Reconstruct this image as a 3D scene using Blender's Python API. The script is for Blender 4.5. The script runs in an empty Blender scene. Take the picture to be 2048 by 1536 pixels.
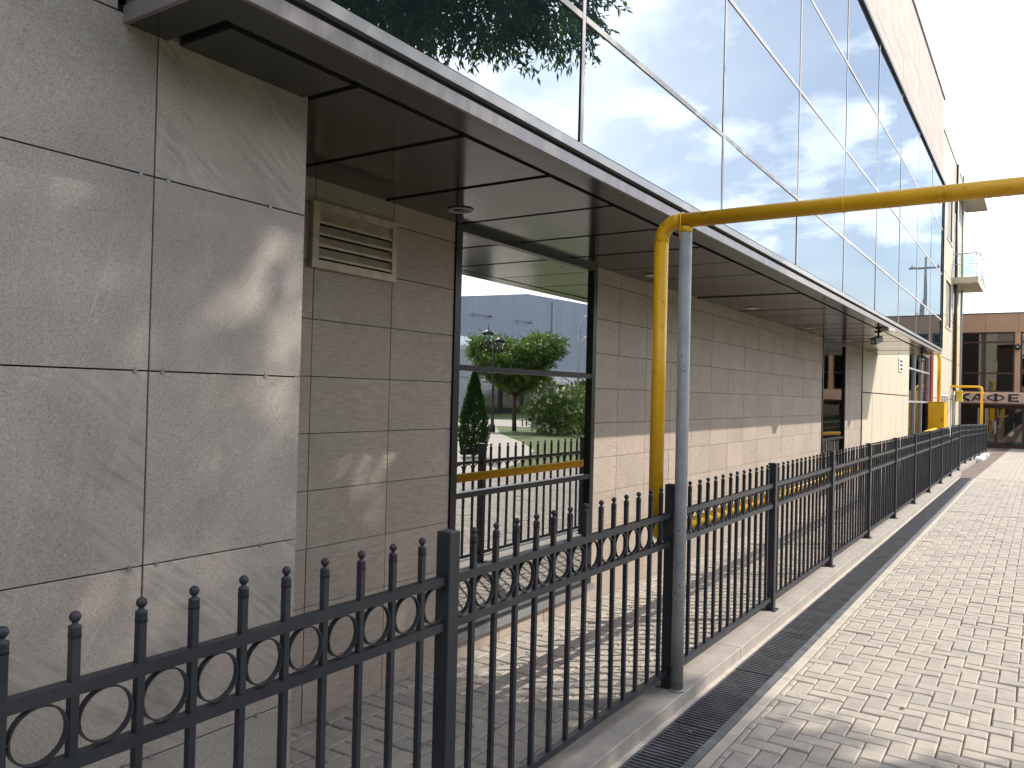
import bpy, bmesh, math, random
import numpy as np
from mathutils import Vector, Matrix

random.seed(7)
rng = np.random.default_rng(7)
scene = bpy.context.scene
COL = scene.collection
rad = math.radians

# ------------------------------------------------------------------ camera
CAM_Z = 1.672
F_PX = 1617.0
c_right = Vector((0.83518684, 0.54940315, 0.02488199))
c_up = Vector((-0.01430615, -0.02352416, 0.9996209))
c_fwd = Vector((-0.5497802, 0.83522619, 0.01178723))
cam_data = bpy.data.cameras.new('camera')
cam_data.sensor_fit = 'HORIZONTAL'
cam_data.sensor_width = 36.0
cam_data.lens = F_PX / 2048 * 36.0
cam_data.clip_start = 0.05
cam_data.clip_end = 2000
cam = bpy.data.objects.new('camera', cam_data)
COL.objects.link(cam)
M = Matrix.Identity(4)
for i in range(3):
    M[i][0], M[i][1], M[i][2] = c_right[i], c_up[i], -c_fwd[i]
M[2][3] = CAM_Z
cam.matrix_world = M
scene.camera = cam


def project(p):
    v = Vector(p) - Vector((0, 0, CAM_Z))
    d = v.dot(c_fwd)
    if d < 0.05:
        return None
    return 1024 + F_PX * v.dot(c_right) / d, 768 - F_PX * v.dot(c_up) / d, d


# ------------------------------------------------------------------ sun, sky, exposure
SUN_EL = rad(39.8)
SUN_AZ = rad(42.0)          # from +X towards +Y
sun_dir = Vector((math.cos(SUN_EL) * math.cos(SUN_AZ), math.cos(SUN_EL) * math.sin(SUN_AZ), math.sin(SUN_EL)))
sl = bpy.data.lights.new('sun', 'SUN')
sl.energy = 4.1
sl.angle = rad(0.53)
sl.color = (1.0, 0.89, 0.765)
so = bpy.data.objects.new('sun', sl)
so.rotation_euler = (-sun_dir).to_track_quat('-Z', 'Y').to_euler()
so.location = (6, 6, 14)
COL.objects.link(so)

world = bpy.data.worlds.new('World')
scene.world = world
world.use_nodes = True
wt = world.node_tree
wn, wl = wt.nodes, wt.links
wn.clear()
w_out = wn.new('ShaderNodeOutputWorld')
w_bg = wn.new('ShaderNodeBackground')
w_bg.inputs['Strength'].default_value = 0.15
sky = wn.new('ShaderNodeTexSky')
sky.sky_type = 'NISHITA'
sky.sun_disc = False
sky.sun_elevation = SUN_EL
sky.sun_rotation = math.atan2(sun_dir.x, sun_dir.y)
sky.air_density = 1.0
sky.dust_density = 2.1
sky.ozone_density = 1.6
# fair-weather clouds over the whole dome, mapped on a flat layer so they shrink to the horizon
tc = wn.new('ShaderNodeTexCoord')
sep = wn.new('ShaderNodeSeparateXYZ')
wl.new(tc.outputs['Generated'], sep.inputs[0])


def wmath(op, a, b=None):
    n = wn.new('ShaderNodeMath')
    n.operation = op
    for i, v in enumerate((a, b)):
        if v is None:
            continue
        if isinstance(v, (int, float)):
            n.inputs[i].default_value = v
        else:
            wl.new(v, n.inputs[i])
    return n.outputs[0]


zc = wmath('ADD', wmath('MAXIMUM', sep.outputs['Z'], 0.0), 0.22)
CLOUD_SHIFT = 11.9
cmb = wn.new('ShaderNodeCombineXYZ')
cmb.inputs[2].default_value = CLOUD_SHIFT
wl.new(wmath('DIVIDE', sep.outputs['X'], zc), cmb.inputs[0])
wl.new(wmath('DIVIDE', sep.outputs['Y'], zc), cmb.inputs[1])
cn = wn.new('ShaderNodeTexNoise')
cn.inputs['Scale'].default_value = 2.3
cn.inputs['Detail'].default_value = 9
cn.inputs['Roughness'].default_value = 0.57
cn.inputs['Distortion'].default_value = 0.25
wl.new(cmb.outputs[0], cn.inputs['Vector'])
cr = wn.new('ShaderNodeValToRGB')
cr.color_ramp.elements[0].position = 0.49
cr.color_ramp.elements[0].color = (0, 0, 0, 1)
cr.color_ramp.elements[1].position = 0.57
cr.color_ramp.elements[1].color = (1, 1, 1, 1)
wl.new(cn.outputs['Fac'], cr.inputs[0])
cs = wn.new('ShaderNodeTexNoise')
cs.inputs['Scale'].default_value = 4.2
cs.inputs['Detail'].default_value = 6
wl.new(cmb.outputs[0], cs.inputs['Vector'])
ccol = wn.new('ShaderNodeValToRGB')
ccol.color_ramp.elements[0].position = 0.35
ccol.color_ramp.elements[0].color = (8.8, 9.2, 10.4, 1)
ccol.color_ramp.elements[1].position = 0.65
ccol.color_ramp.elements[1].color = (14.0, 13.8, 13.6, 1)
wl.new(cs.outputs['Fac'], ccol.inputs[0])
cmix = wn.new('ShaderNodeMix')
cmix.data_type = 'RGBA'
# a thin even veil of haze, thicker where the clouds are
wl.new(wmath('ADD', wmath('MULTIPLY', cr.outputs[0], 0.78), 0.17), cmix.inputs[0])
wl.new(sky.outputs[0], cmix.inputs[6])
wl.new(ccol.outputs[0], cmix.inputs[7])
wl.new(cmix.outputs[2], w_bg.inputs['Color'])
wl.new(w_bg.outputs[0], w_out.inputs['Surface'])

scene.view_settings.view_transform = 'Standard'
scene.view_settings.look = 'None'
scene.view_settings.exposure = 0.66
scene.view_settings.gamma = 1.0
scene.view_settings.use_curve_mapping = False
cy = scene.cycles
cy.use_denoising = True
cy.max_bounces = 8
cy.diffuse_bounces = 4
cy.glossy_bounces = 5
cy.transparent_max_bounces = 12
cy.caustics_reflective = False
cy.caustics_refractive = False
cy.sample_clamp_indirect = 6.0


# ------------------------------------------------------------------ materials
MATS = {}


class NT:
    def __init__(self, name):
        self.m = bpy.data.materials.new(name)
        self.m.use_nodes = True
        self.t = self.m.node_tree
        self.n, self.l = self.t.nodes, self.t.links
        self.bsdf = self.n['Principled BSDF']
        MATS[name] = self.m

    def set(self, **k):
        for a, b in k.items():
            self.bsdf.inputs[a.replace('_', ' ')].default_value = b
        return self

    def plug(self, node, key, v):
        s = node.inputs[key]
        if hasattr(v, 'is_linked') or hasattr(v, 'links'):
            self.l.new(v, s)
        else:
            s.default_value = v

    def math(self, op, a, b=0.0, clamp=False):
        n = self.n.new('ShaderNodeMath')
        n.operation = op
        n.use_clamp = clamp
        self.plug(n, 0, a)
        self.plug(n, 1, b)
        return n.outputs[0]

    def pos(self, scale=(1, 1, 1), rot=(0, 0, 0), vary=0.0):
        g = self.n.new('ShaderNodeNewGeometry')
        out = g.outputs['Position']
        if vary:
            r = self.rand()
            sc = self.n.new('ShaderNodeVectorMath')
            sc.operation = 'SCALE'
            sc.inputs[0].default_value = (vary, vary * 0.7, vary * 1.3)
            self.l.new(r, sc.inputs['Scale'])
            ad = self.n.new('ShaderNodeVectorMath')
            self.l.new(out, ad.inputs[0])
            self.l.new(sc.outputs[0], ad.inputs[1])
            out = ad.outputs[0]
        if any(rot):
            mr = self.n.new('ShaderNodeMapping')
            mr.inputs['Rotation'].default_value = rot
            self.l.new(out, mr.inputs[0])
            out = mr.outputs[0]
        mp = self.n.new('ShaderNodeMapping')
        mp.inputs['Scale'].default_value = scale
        self.l.new(out, mp.inputs[0])
        return mp.outputs[0]

    def rand(self):
        o = self.n.new('ShaderNodeObjectInfo')
        g = self.n.new('ShaderNodeNewGeometry')
        return self.math('FRACT', self.math('ADD', o.outputs['Random'], g.outputs['Random Per Island']))

    def noise(self, vec, scale, detail=4, rough=0.55, dist=0.0):
        n = self.n.new('ShaderNodeTexNoise')
        self.l.new(vec, n.inputs['Vector'])
        n.inputs['Scale'].default_value = scale
        n.inputs['Detail'].default_value = detail
        n.inputs['Roughness'].default_value = rough
        n.inputs['Distortion'].default_value = dist
        return n.outputs['Fac']

    def voro(self, vec, scale):
        n = self.n.new('ShaderNodeTexVoronoi')
        self.l.new(vec, n.inputs['Vector'])
        n.inputs['Scale'].default_value = scale
        return n

    def ramp(self, f, stops):
        n = self.n.new('ShaderNodeValToRGB')
        e = n.color_ramp.elements
        while len(e) < len(stops):
            e.new(0.5)
        for el, (p, c) in zip(e, stops):
            el.position = p
            el.color = (c[0], c[1], c[2], 1) if isinstance(c, (tuple, list)) else (c, c, c, 1)
        self.plug(n, 0, f)
        return n.outputs[0]

    def mix(self, f, a, b, mode='MIX'):
        n = self.n.new('ShaderNodeMix')
        n.data_type = 'RGBA'
        n.blend_type = mode
        self.plug(n, 0, f)
        for i, v in ((6, a), (7, b)):
            if isinstance(v, (tuple, list)):
                n.inputs[i].default_value = (v[0], v[1], v[2], 1)
            else:
                self.plug(n, i, v)
        return n.outputs[2]

    def bump(self, h, strength=0.3, dist=0.002):
        n = self.n.new('ShaderNodeBump')
        n.inputs['Strength'].default_value = strength
        n.inputs['Distance'].default_value = dist
        self.l.new(h, n.inputs['Height'])
        self.l.new(n.outputs[0], self.bsdf.inputs['Normal'])
        return self

    def color(self, v):
        self.plug(self.bsdf, 'Base Color', v)
        return self

    def rough(self, v):
        self.plug(self.bsdf, 'Roughness', v)
        return self


def simple(name, col, rough=0.5, metal=0.0, spec=0.5, dirt=0.12, dscale=3.0, fine=0.0):
    """plain painted surface with faint uneven dirt and gloss"""
    m = NT(name).set(Metallic=metal)
    m.bsdf.inputs['Specular IOR Level'].default_value = spec
    p = m.pos()
    n1 = m.noise(p, dscale, 5)
    a = tuple(max(0, c * (1 - dirt)) for c in col)
    b = tuple(min(1, c * (1 + dirt)) for c in col)
    m.color(m.ramp(n1, [(0.3, a), (0.7, b)]))
    n2 = m.noise(p, dscale * 6, 3)
    m.rough(m.ramp(n2, [(0.3, max(0.02, rough - 0.025)), (0.7, min(1, rough + 0.025))]))
    if fine:
        m.bump(m.noise(p, 220, 2), fine, 0.001)
    return m.m


def mk_granite():
    m = NT('granite').set()
    p = m.pos(vary=40)
    cloud = m.noise(p, 2.2, 5)
    speck = m.noise(p, 190, 3, 0.7)
    col = m.ramp(speck, [(0.28, (0.155, 0.137, 0.120)), (0.43, (0.325, 0.293, 0.262)), (0.57, (0.368, 0.333, 0.299)), (0.75, (0.53, 0.487, 0.442))])
    v = m.voro(p, 95)
    pit = m.ramp(v.outputs['Distance'], [(0.05, 1.0), (0.13, 0.0)])
    pick = m.ramp(m.noise(p, 40, 2), [(0.5, 0.0), (0.62, 1.0)])
    col = m.mix(m.math('MULTIPLY', m.math('MULTIPLY', pit, pick), 0.7), col, (0.11, 0.105, 0.10))
    v2 = m.voro(p, 60)
    fl = m.ramp(v2.outputs['Distance'], [(0.03, 1.0), (0.08, 0.0)])
    pick2 = m.ramp(m.noise(p, 23, 2), [(0.5, 0.0), (0.6, 1.0)])
    col = m.mix(m.math('MULTIPLY', m.math('MULTIPLY', fl, pick2), 0.75), col, (0.60, 0.59, 0.56))
    # finer-grained diagonal beds crossing some slabs
    ps = m.pos(scale=(1, 1.0, 8.0), rot=(rad(38), 0, 0), vary=40)
    bed = m.noise(ps, 1.0, 6, 0.6)
    band = m.ramp(bed, [(0.46, 0.0), (0.52, 1.0)])
    sel = m.ramp(m.math('ADD', m.math('MULTIPLY', m.rand(), 0.7), m.math('MULTIPLY', m.noise(m.pos(vary=17), 1.4, 1), 0.6)), [(0.66, 0.0), (0.80, 1.0)])
    bcol = m.ramp(m.noise(ps, 6, 6, 0.65), [(0.35, (0.24, 0.219, 0.20)), (0.6, (0.385, 0.35, 0.318))])
    col = m.mix(m.math('MULTIPLY', m.math('MULTIPLY', band, sel), 0.85), col, bcol)
    # thin pale veins
    pv = m.pos(scale=(1, 1, 0.25), rot=(rad(18), 0, 0), vary=29)
    vn = m.noise(pv, 2.3, 4, 0.5, 0.6)
    vein = m.ramp(m.math('ABSOLUTE', m.math('SUBTRACT', vn, 0.53)), [(0.0, 1.0), (0.006, 0.0)])
    col = m.mix(m.math('MULTIPLY', vein, 0.16), col, (0.56, 0.55, 0.52))
    tone = m.ramp(cloud, [(0.3, 0.80), (0.7, 1.12)])
    col = m.mix(1.0, col, tone, 'MULTIPLY')
    tv = m.ramp(m.rand(), [(0.0, (0.90, 0.91, 0.93)), (1.0, (1.05, 1.03, 1.0))])
    col = m.mix(1.0, col, tv, 'MULTIPLY')
    m.color(col)
    m.rough(m.ramp(speck, [(0.3, 0.46), (0.7, 0.62)]))
    m.bump(speck, 0.22, 0.0015)
    return m.m


def mk_stone(name, c1, c2, bump=0.35, vary=0.10):
    """split-faced pale stone tile with level streaks"""
    m = NT(name)
    p = m.pos(scale=(14, 14, 95), vary=30)
    s = m.noise(p, 1.0, 5, 0.65)
    pf = m.pos(vary=30)
    g = m.noise(pf, 160, 3, 0.7)
    big = m.noise(pf, 1.6, 3)
    f = m.math('ADD', m.math('MULTIPLY', s, 0.6), m.math('MULTIPLY', g, 0.4))
    col = m.ramp(f, [(0.36, c1), (0.62, c2)])
    pit = m.ramp(m.noise(pf, 55, 3, 0.6), [(0.64, 0.0), (0.72, 1.0)])
    col = m.mix(m.math('MULTIPLY', pit, 0.35), col, tuple(x * 0.5 for x in c1))
    col = m.mix(1.0, col, m.ramp(big, [(0.3, 0.9), (0.7, 1.06)]), 'MULTIPLY')
    col = m.mix(1.0, col, m.ramp(m.rand(), [(0, (1 - vary,) * 3), (1, (1 + vary, 1 + vary * 0.9, 1 + vary * 0.8))]), 'MULTIPLY')
    m.color(col)
    m.set(Roughness=0.62)
    m.bump(f, bump, 0.004)
    return m.m


def mk_concrete(name, c1, c2, scale=9.0, vary=0.0, stain=0.35, bump=0.35):
    m = NT(name)
    p = m.pos(vary=20 if vary else 0)
    a = m.noise(p, scale, 6, 0.6)
    g = m.noise(p, 260, 3, 0.75)
    col = m.ramp(m.math('ADD', m.math('MULTIPLY', a, 0.6), m.math('MULTIPLY', g, 0.4)), [(0.36, c1), (0.64, c2)])
    st = m.ramp(m.noise(m.pos(), 1.7, 6, 0.65), [(0.50, 0.0), (0.72, 1.0)])
    col = m.mix(m.math('MULTIPLY', st, stain), col, tuple(x * 0.62 for x in c1))
    if vary:
        col = m.mix(1.0, col, m.ramp(m.rand(), [(0, (1 - vary, 1 - vary * 0.95, 1 - vary * 0.85)), (0.5, (1, 1, 1)), (1, (1 + vary, 1 + vary * 0.85, 1 + vary * 0.6))]), 'MULTIPLY')
    m.color(col)
    m.set(Roughness=0.85)
    m.bump(m.math('ADD', g, a), bump, 0.0022)
    return m.m


def mk_paver():
    m = NT('paver_concrete')
    p = m.pos(vary=20)
    a = m.noise(p, 14, 5, 0.6)
    g = m.noise(p, 330, 3, 0.8)
    col = m.ramp(m.math('ADD', m.math('MULTIPLY', a, 0.55), m.math('MULTIPLY', g, 0.45)), [(0.36, (0.285, 0.262, 0.234)), (0.64, (0.385, 0.358, 0.322))])
    r = m.rand()
    col = m.mix(1.0, col, m.ramp(r, [(0, (0.86, 0.87, 0.89)), (0.3, (0.97, 0.97, 0.97)), (0.85, (1.03, 1.02, 1.0)), (1, (1.09, 1.07, 1.03))]), 'MULTIPLY')
    # sandy scuffs on some stones
    sc = m.ramp(m.noise(m.pos(), 3.1, 6, 0.7), [(0.58, 0.0), (0.68, 1.0)])
    col = m.mix(m.math('MULTIPLY', sc, 0.35), col, (0.52, 0.46, 0.38))
    dk = m.ramp(m.noise(m.pos(), 1.3, 6, 0.65), [(0.52, 0.0), (0.70, 1.0)])
    col = m.mix(m.math('MULTIPLY', dk, 0.35), col, (0.28, 0.26, 0.24))
    m.color(col)
    m.set(Roughness=0.88)
    m.bump(m.math('ADD', g, m.noise(p, 40, 3)), 0.30, 0.003)
    return m.m


def mk_glass_mirror():
    """solar-control facade glass: mostly mirror, dark behind"""
    m = NT('facade_glass')
    m.n.remove(m.bsdf)
    out = m.n['Material Output']
    d = m.n.new('ShaderNodeBsdfDiffuse')
    d.inputs[0].default_value = (0.012, 0.02, 0.03, 1)
    g = m.n.new('ShaderNodeBsdfGlossy')
    g.inputs['Color'].default_value = (0.80, 0.91, 1.0, 1)
    g.inputs['Roughness'].default_value = 0.0
    bp = m.n.new('ShaderNodeBump')
    bp.inputs['Strength'].default_value = 0.06
    bp.inputs['Distance'].default_value = 0.02
    m.l.new(m.noise(m.pos(vary=9), 1.1, 1), bp.inputs['Height'])
    m.l.new(bp.outputs[0], g.inputs['Normal'])
    fr = m.n.new('ShaderNodeFresnel')
    fr.inputs['IOR'].default_value = 5.5
    mx = m.n.new('ShaderNodeMixShader')
    m.l.new(fr.outputs[0], mx.inputs[0])
    m.l.new(d.outputs[0], mx.inputs[1])
    m.l.new(g.outputs[0], mx.inputs[2])
    m.l.new(mx.outputs[0], out.inputs['Surface'])
    return m.m


def mk_glass_clear(name, ior, tint=(0.75, 0.82, 0.80), wav=0.03):
    m = NT(name)
    m.n.remove(m.bsdf)
    out = m.n['Material Output']
    d = m.n.new('ShaderNodeBsdfTransparent')
    d.inputs[0].default_value = (*tint, 1)
    g = m.n.new('ShaderNodeBsdfGlossy')
    g.inputs['Color'].default_value = (0.93, 0.96, 0.97, 1)
    g.inputs['Roughness'].default_value = 0.0
    bp = m.n.new('ShaderNodeBump')
    bp.inputs['Strength'].default_value = wav
    bp.inputs['Distance'].default_value = 0.02
    m.l.new(m.noise(m.pos(), 0.9, 1), bp.inputs['Height'])
    m.l.new(bp.outputs[0], g.inputs['Normal'])
    fr = m.n.new('ShaderNodeFresnel')
    fr.inputs['IOR'].default_value = ior
    mx = m.n.new('ShaderNodeMixShader')
    m.l.new(fr.outputs[0], mx.inputs[0])
    m.l.new(d.outputs[0], mx.inputs[1])
    m.l.new(g.outputs[0], mx.inputs[2])
    m.l.new(mx.outputs[0], out.inputs['Surface'])
    return m.m


def mk_soffit():
    m = NT('soffit_metal').set(Metallic=0.0)
    p = m.pos()
    n = m.noise(p, 1.3, 4)
    m.color(m.ramp(n, [(0.3, (0.028, 0.028, 0.029)), (0.7, (0.037, 0.037, 0.038))]))
    m.bsdf.inputs['Specular IOR Level'].default_value = 0.45
    m.rough(m.ramp(m.noise(p, 2, 2), [(0.3, 0.13), (0.7, 0.16)]))
    return m.m


def mk_fascia():
    m = NT('fascia_metal').set(Metallic=0.35)
    p = m.pos(scale=(1, 22, 1.5))
    st = m.noise(p, 1.0, 5, 0.6)
    col = m.ramp(st, [(0.32, (0.20, 0.188, 0.195)), (0.68, (0.25, 0.236, 0.243))])
    m.color(col)
    m.rough(m.ramp(st, [(0.3, 0.42), (0.7, 0.30)]))
    return m.m


def mk_gas():
    m = NT('gas_yellow')
    p = m.pos()
    n = m.noise(p, 6, 5)
    col = m.ramp(n, [(0.3, (0.72, 0.385, 0.006)), (0.7, (0.84, 0.47, 0.012))])
    rust = m.ramp(m.noise(m.pos(scale=(1, 1, 0.7)), 30, 6, 0.7), [(0.57, 0.0), (0.66, 1.0)])
    patch = m.ramp(m.noise(p, 1.4, 3), [(0.42, 0.0), (0.58, 1.0)])
    col = m.mix(m.math('MULTIPLY', m.math('MULTIPLY', rust, patch), 0.8), col, (0.16, 0.06, 0.018))
    m.color(col)
    m.set(Roughness=0.38)
    m.bump(m.noise(m.pos(scale=(1, 1, 1)), 45, 5), 0.35, 0.003)
    return m.m


def mk_polepaint():
    m = NT('grey_pole_paint')
    p = m.pos()
    n = m.noise(p, 7, 5)
    col = m.ramp(n, [(0.3, (0.24, 0.26, 0.28)), (0.7, (0.34, 0.36, 0.38))])
    chip = m.ramp(m.noise(p, 85, 4, 0.6), [(0.60, 0.0), (0.64, 1.0)])
    patch = m.ramp(m.noise(p, 4.5, 3), [(0.46, 0.0), (0.58, 1.0)])
    col = m.mix(m.math('MULTIPLY', m.math('MULTIPLY', chip, patch), 0.9), col, (0.05, 0.05, 0.055))
    sp = m.n.new('ShaderNodeSeparateXYZ')
    g = m.n.new('ShaderNodeNewGeometry')
    m.l.new(g.outputs['Position'], sp.inputs[0])
    base = m.ramp(m.math('ADD', sp.outputs[2], m.math('MULTIPLY', m.noise(p, 12, 5), 0.35)), [(0.20, 1.0), (0.46, 0.0)])
    rust = m.ramp(m.noise(p, 30, 5, 0.65), [(0.40, (0.06, 0.055, 0.055)), (0.62, (0.16, 0.10, 0.07))])
    col = m.mix(m.math('MULTIPLY', base, 0.75), col, rust)
    m.color(col)
    m.set(Roughness=0.45)
    m.bump(m.math('ADD', n, chip), 0.25, 0.002)
    return m.m


def mk_fencepaint():
    m = NT('fence_paint')
    p = m.pos()
    n = m.noise(p, 9, 6, 0.65)
    col = m.ramp(n, [(0.3, (0.013, 0.017, 0.025)), (0.7, (0.021, 0.025, 0.034))])
    dust = m.ramp(m.noise(p, 3.0, 5, 0.7), [(0.50, 0.0), (0.75, 1.0)])
    col = m.mix(m.math('MULTIPLY', dust, 0.35), col, (0.075, 0.072, 0.068))
    chip = m.ramp(m.noise(p, 130, 3, 0.6), [(0.72, 0.0), (0.75, 1.0)])
    pk = m.ramp(m.noise(p, 6.0, 2), [(0.52, 0.0), (0.60, 1.0)])
    col = m.mix(m.math('MULTIPLY', chip, pk), col, (0.22, 0.19, 0.16))
    m.color(col)
    m.rough(m.ramp(n, [(0.3, 0.36), (0.7, 0.5)]))
    m.bsdf.inputs['Specular IOR Level'].default_value = 0.45
    m.bump(m.math('ADD', m.noise(p, 90, 3), n), 0.12, 0.0015)
    return m.m


def mk_leaf(name, c1, c2):
    m = NT(name)
    r = m.rand()
    m.color(m.ramp(r, [(0.0, c1), (1.0, c2)]))
    m.set(Roughness=0.45)
    m.bsdf.inputs['Specular IOR Level'].default_value = 0.35
    out = m.n['Material Output']
    tr = m.n.new('ShaderNodeBsdfTranslucent')
    tr.inputs[0].default_value = (c2[0] * 1.5, c2[1] * 1.6, c2[2] * 0.7, 1)
    mx = m.n.new('ShaderNodeMixShader')
    mx.inputs[0].default_value = 0.38
    m.l.new(m.bsdf.outputs[0], mx.inputs[1])
    m.l.new(tr.outputs[0], mx.inputs[2])
    m.l.new(mx.outputs[0], out.inputs['Surface'])
    return m.m


def mk_grass():
    m = NT('lawn_grass')
    p = m.pos()
    n = m.noise(p, 5, 6, 0.7)
    f = m.noise(p, 60, 4, 0.7)
    m.color(m.ramp(m.math('ADD', m.math('MULTIPLY', n, 0.5), m.math('MULTIPLY', f, 0.5)), [(0.35, (0.05, 0.085, 0.02)), (0.65, (0.13, 0.17, 0.05))]))
    m.set(Roughness=0.9)
    m.bump(f, 0.8, 0.03)
    return m.m


def mk_brickpath():
    m = NT('path_pavers')
    b = m.n.new('ShaderNodeTexBrick')
    m.l.new(m.pos(), b.inputs['Vector'])
    b.inputs['Scale'].default_value = 5.0
    b.inputs['Color1'].default_value = (0.40, 0.37, 0.33, 1)
    b.inputs['Color2'].default_value = (0.46, 0.43, 0.38, 1)
    b.inputs['Mortar'].default_value = (0.18, 0.16, 0.13, 1)
    b.inputs['Mortar Size'].default_value = 0.015
    m.color(b.outputs[0])
    m.set(Roughness=0.9)
    return m.m


GRANITE = mk_granite()
STONE = mk_stone('pale_stone_tile', (0.25, 0.210, 0.176), (0.385, 0.330, 0.285), 0.35, 0.05)
STONE_UP = mk_stone('upper_stone_tile', (0.29, 0.25, 0.23), (0.38, 0.335, 0.31), 0.25, 0.05)
PAVER = mk_paver()
KERB = mk_concrete('kerb_concrete', (0.235, 0.220, 0.198), (0.325, 0.306, 0.278), 6)
STRIP = mk_concrete('strip_concrete', (0.34, 0.31, 0.275), (0.45, 0.41, 0.36), 10)
SAND = mk_concrete('joint_sand', (0.15, 0.125, 0.10), (0.27, 0.23, 0.18), 14)
BROWNPAV = mk_concrete('brown_paver', (0.11, 0.085, 0.075), (0.16, 0.125, 0.11), 10, 0.12)
MIRROR = mk_glass_mirror()
GLASS = mk_glass_clear('window_glass', 9.0, (0.86, 0.93, 0.90))
GLASS_DK = mk_glass_clear('shop_glass', 2.1, (0.32, 0.32, 0.30), 0.08)
GLASS_LT = mk_glass_clear('balustrade_glass', 1.5, (0.80, 0.88, 0.86), 0.0)
SOFFIT = mk_soffit()
FASCIA = mk_fascia()
GAS = mk_gas()
POLE = mk_polepaint()
DARK = simple('black_gap', (0.006, 0.006, 0.006), 0.9, dirt=0.0)
JOINT = simple('joint_backing', (0.035, 0.03, 0.027), 0.9)
FRAME = simple('anodised_frame', (0.012, 0.013, 0.014), 0.30, 0.0, 0.3)
MULLION = simple('mullion_aluminium', (0.36, 0.36, 0.37), 0.4, 0.1, 0.5)
LEDGE = simple('ledge_metal', (0.30, 0.31, 0.32), 0.35, 0.4, 0.5)
SILLM = simple('sill_metal', (0.20, 0.21, 0.22), 0.4, 0.3)
FENCE = mk_fencepaint()
STEEL = simple('grate_steel', (0.10, 0.105, 0.118), 0.5, 0.3, 0.5, 0.3, 8)
STEELEDGE = simple('galvanised_edge', (0.17, 0.185, 0.20), 0.45, 0.6, 0.5, 0.35, 10)
VENT = simple('vent_paint', (0.40, 0.335, 0.255), 0.45, 0.1, 0.5, 0.2, 14)
CREAM = simple('cream_panel', (0.48, 0.435, 0.345), 0.55, 0.0, 0.3, 0.05, 2)
WHITEP = simple('white_paint', (0.74, 0.72, 0.66), 0.5)
GREYWIN = simple('grey_shutter', (0.20, 0.19, 0.175), 0.5, 0.0, 0.4)
REDP = simple('red_paint', (0.16, 0.012, 0.018), 0.4)
CAFEB = simple('cafe_cladding', (0.46, 0.275, 0.175), 0.5, 0.0, 0.4, 0.08, 2)
CAFEP = simple('cafe_pier', (0.52, 0.30, 0.17), 0.5, 0.0, 0.4, 0.08, 2)
CAFEF = simple('cafe_frame', (0.065, 0.022, 0.018), 0.4)
SIGNB = simple('sign_board', (0.70, 0.45, 0.32), 0.5, 0, 0.4, 0.08)
SIGND = simple('sign_letter_dark', (0.035, 0.006, 0.010), 0.45)
SIGNW = simple('sign_letter_white', (0.72, 0.70, 0.68), 0.5)
BLIND = simple('blind_fabric', (0.80, 0.82, 0.78), 0.8, 0, 0.2, 0.04)
ROOMW = simple('room_plaster', (0.30, 0.30, 0.28), 0.9)
CURTAIN = simple('curtain_cloth', (0.50, 0.44, 0.33), 0.9, 0, 0.2, 0.25, 5)
ROOM = simple('cafe_room', (0.10, 0.07, 0.05), 0.9)
BLACKPL = simple('black_plastic', (0.018, 0.018, 0.02), 0.4)
LIGHTPL = simple('light_plastic', (0.45, 0.42, 0.36), 0.5)
CHROME = simple('steel_tube', (0.42, 0.43, 0.44), 0.28, 0.9)
PIPEG = simple('grey_downpipe', (0.30, 0.31, 0.32), 0.45)
BARK = simple('bark', (0.075, 0.06, 0.045), 0.9, 0, 0.2, 0.35, 20, 0.5)
LEAF = mk_leaf('ash_leaf', (0.025, 0.055, 0.012), (0.060, 0.115, 0.022))
LEAF2 = mk_leaf('park_leaf', (0.045, 0.085, 0.025), (0.10, 0.16, 0.045))
LEAF3 = mk_leaf('thuja_leaf', (0.02, 0.05, 0.02), (0.04, 0.085, 0.03))
PETAL = mk_leaf('white_petal', (0.60, 0.58, 0.52), (0.75, 0.73, 0.68))
GRASS = mk_grass()
PATHM = mk_brickpath()
HALL = simple('hall_cladding', (0.34, 0.38, 0.48), 0.5, 0.2, 0.4, 0.06, 0.4)
HALLW = simple('hall_trim', (0.42, 0.43, 0.45), 0.5)
CONC = mk_concrete('pole_concrete', (0.30, 0.29, 0.27), (0.42, 0.41, 0.38), 6)
BEIGE = simple('beige_render', (0.42, 0.36, 0.28), 0.8, 0, 0.3, 0.1, 1)
LAMPG = mk_glass_clear('lamp_glass', 1.5, (0.85, 0.86, 0.82), 0.0)
PLAST = simple('white_plastic_film', (0.78, 0.78, 0.76), 0.4)
DRYLEAF = simple('dry_leaf', (0.20, 0.12, 0.05), 0.8)
TWIGM = simple('twig_wood', (0.30, 0.23, 0.16), 0.85)
UNDER = simple('underlay_asphalt', (0.12, 0.11, 0.10), 0.9)


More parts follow.
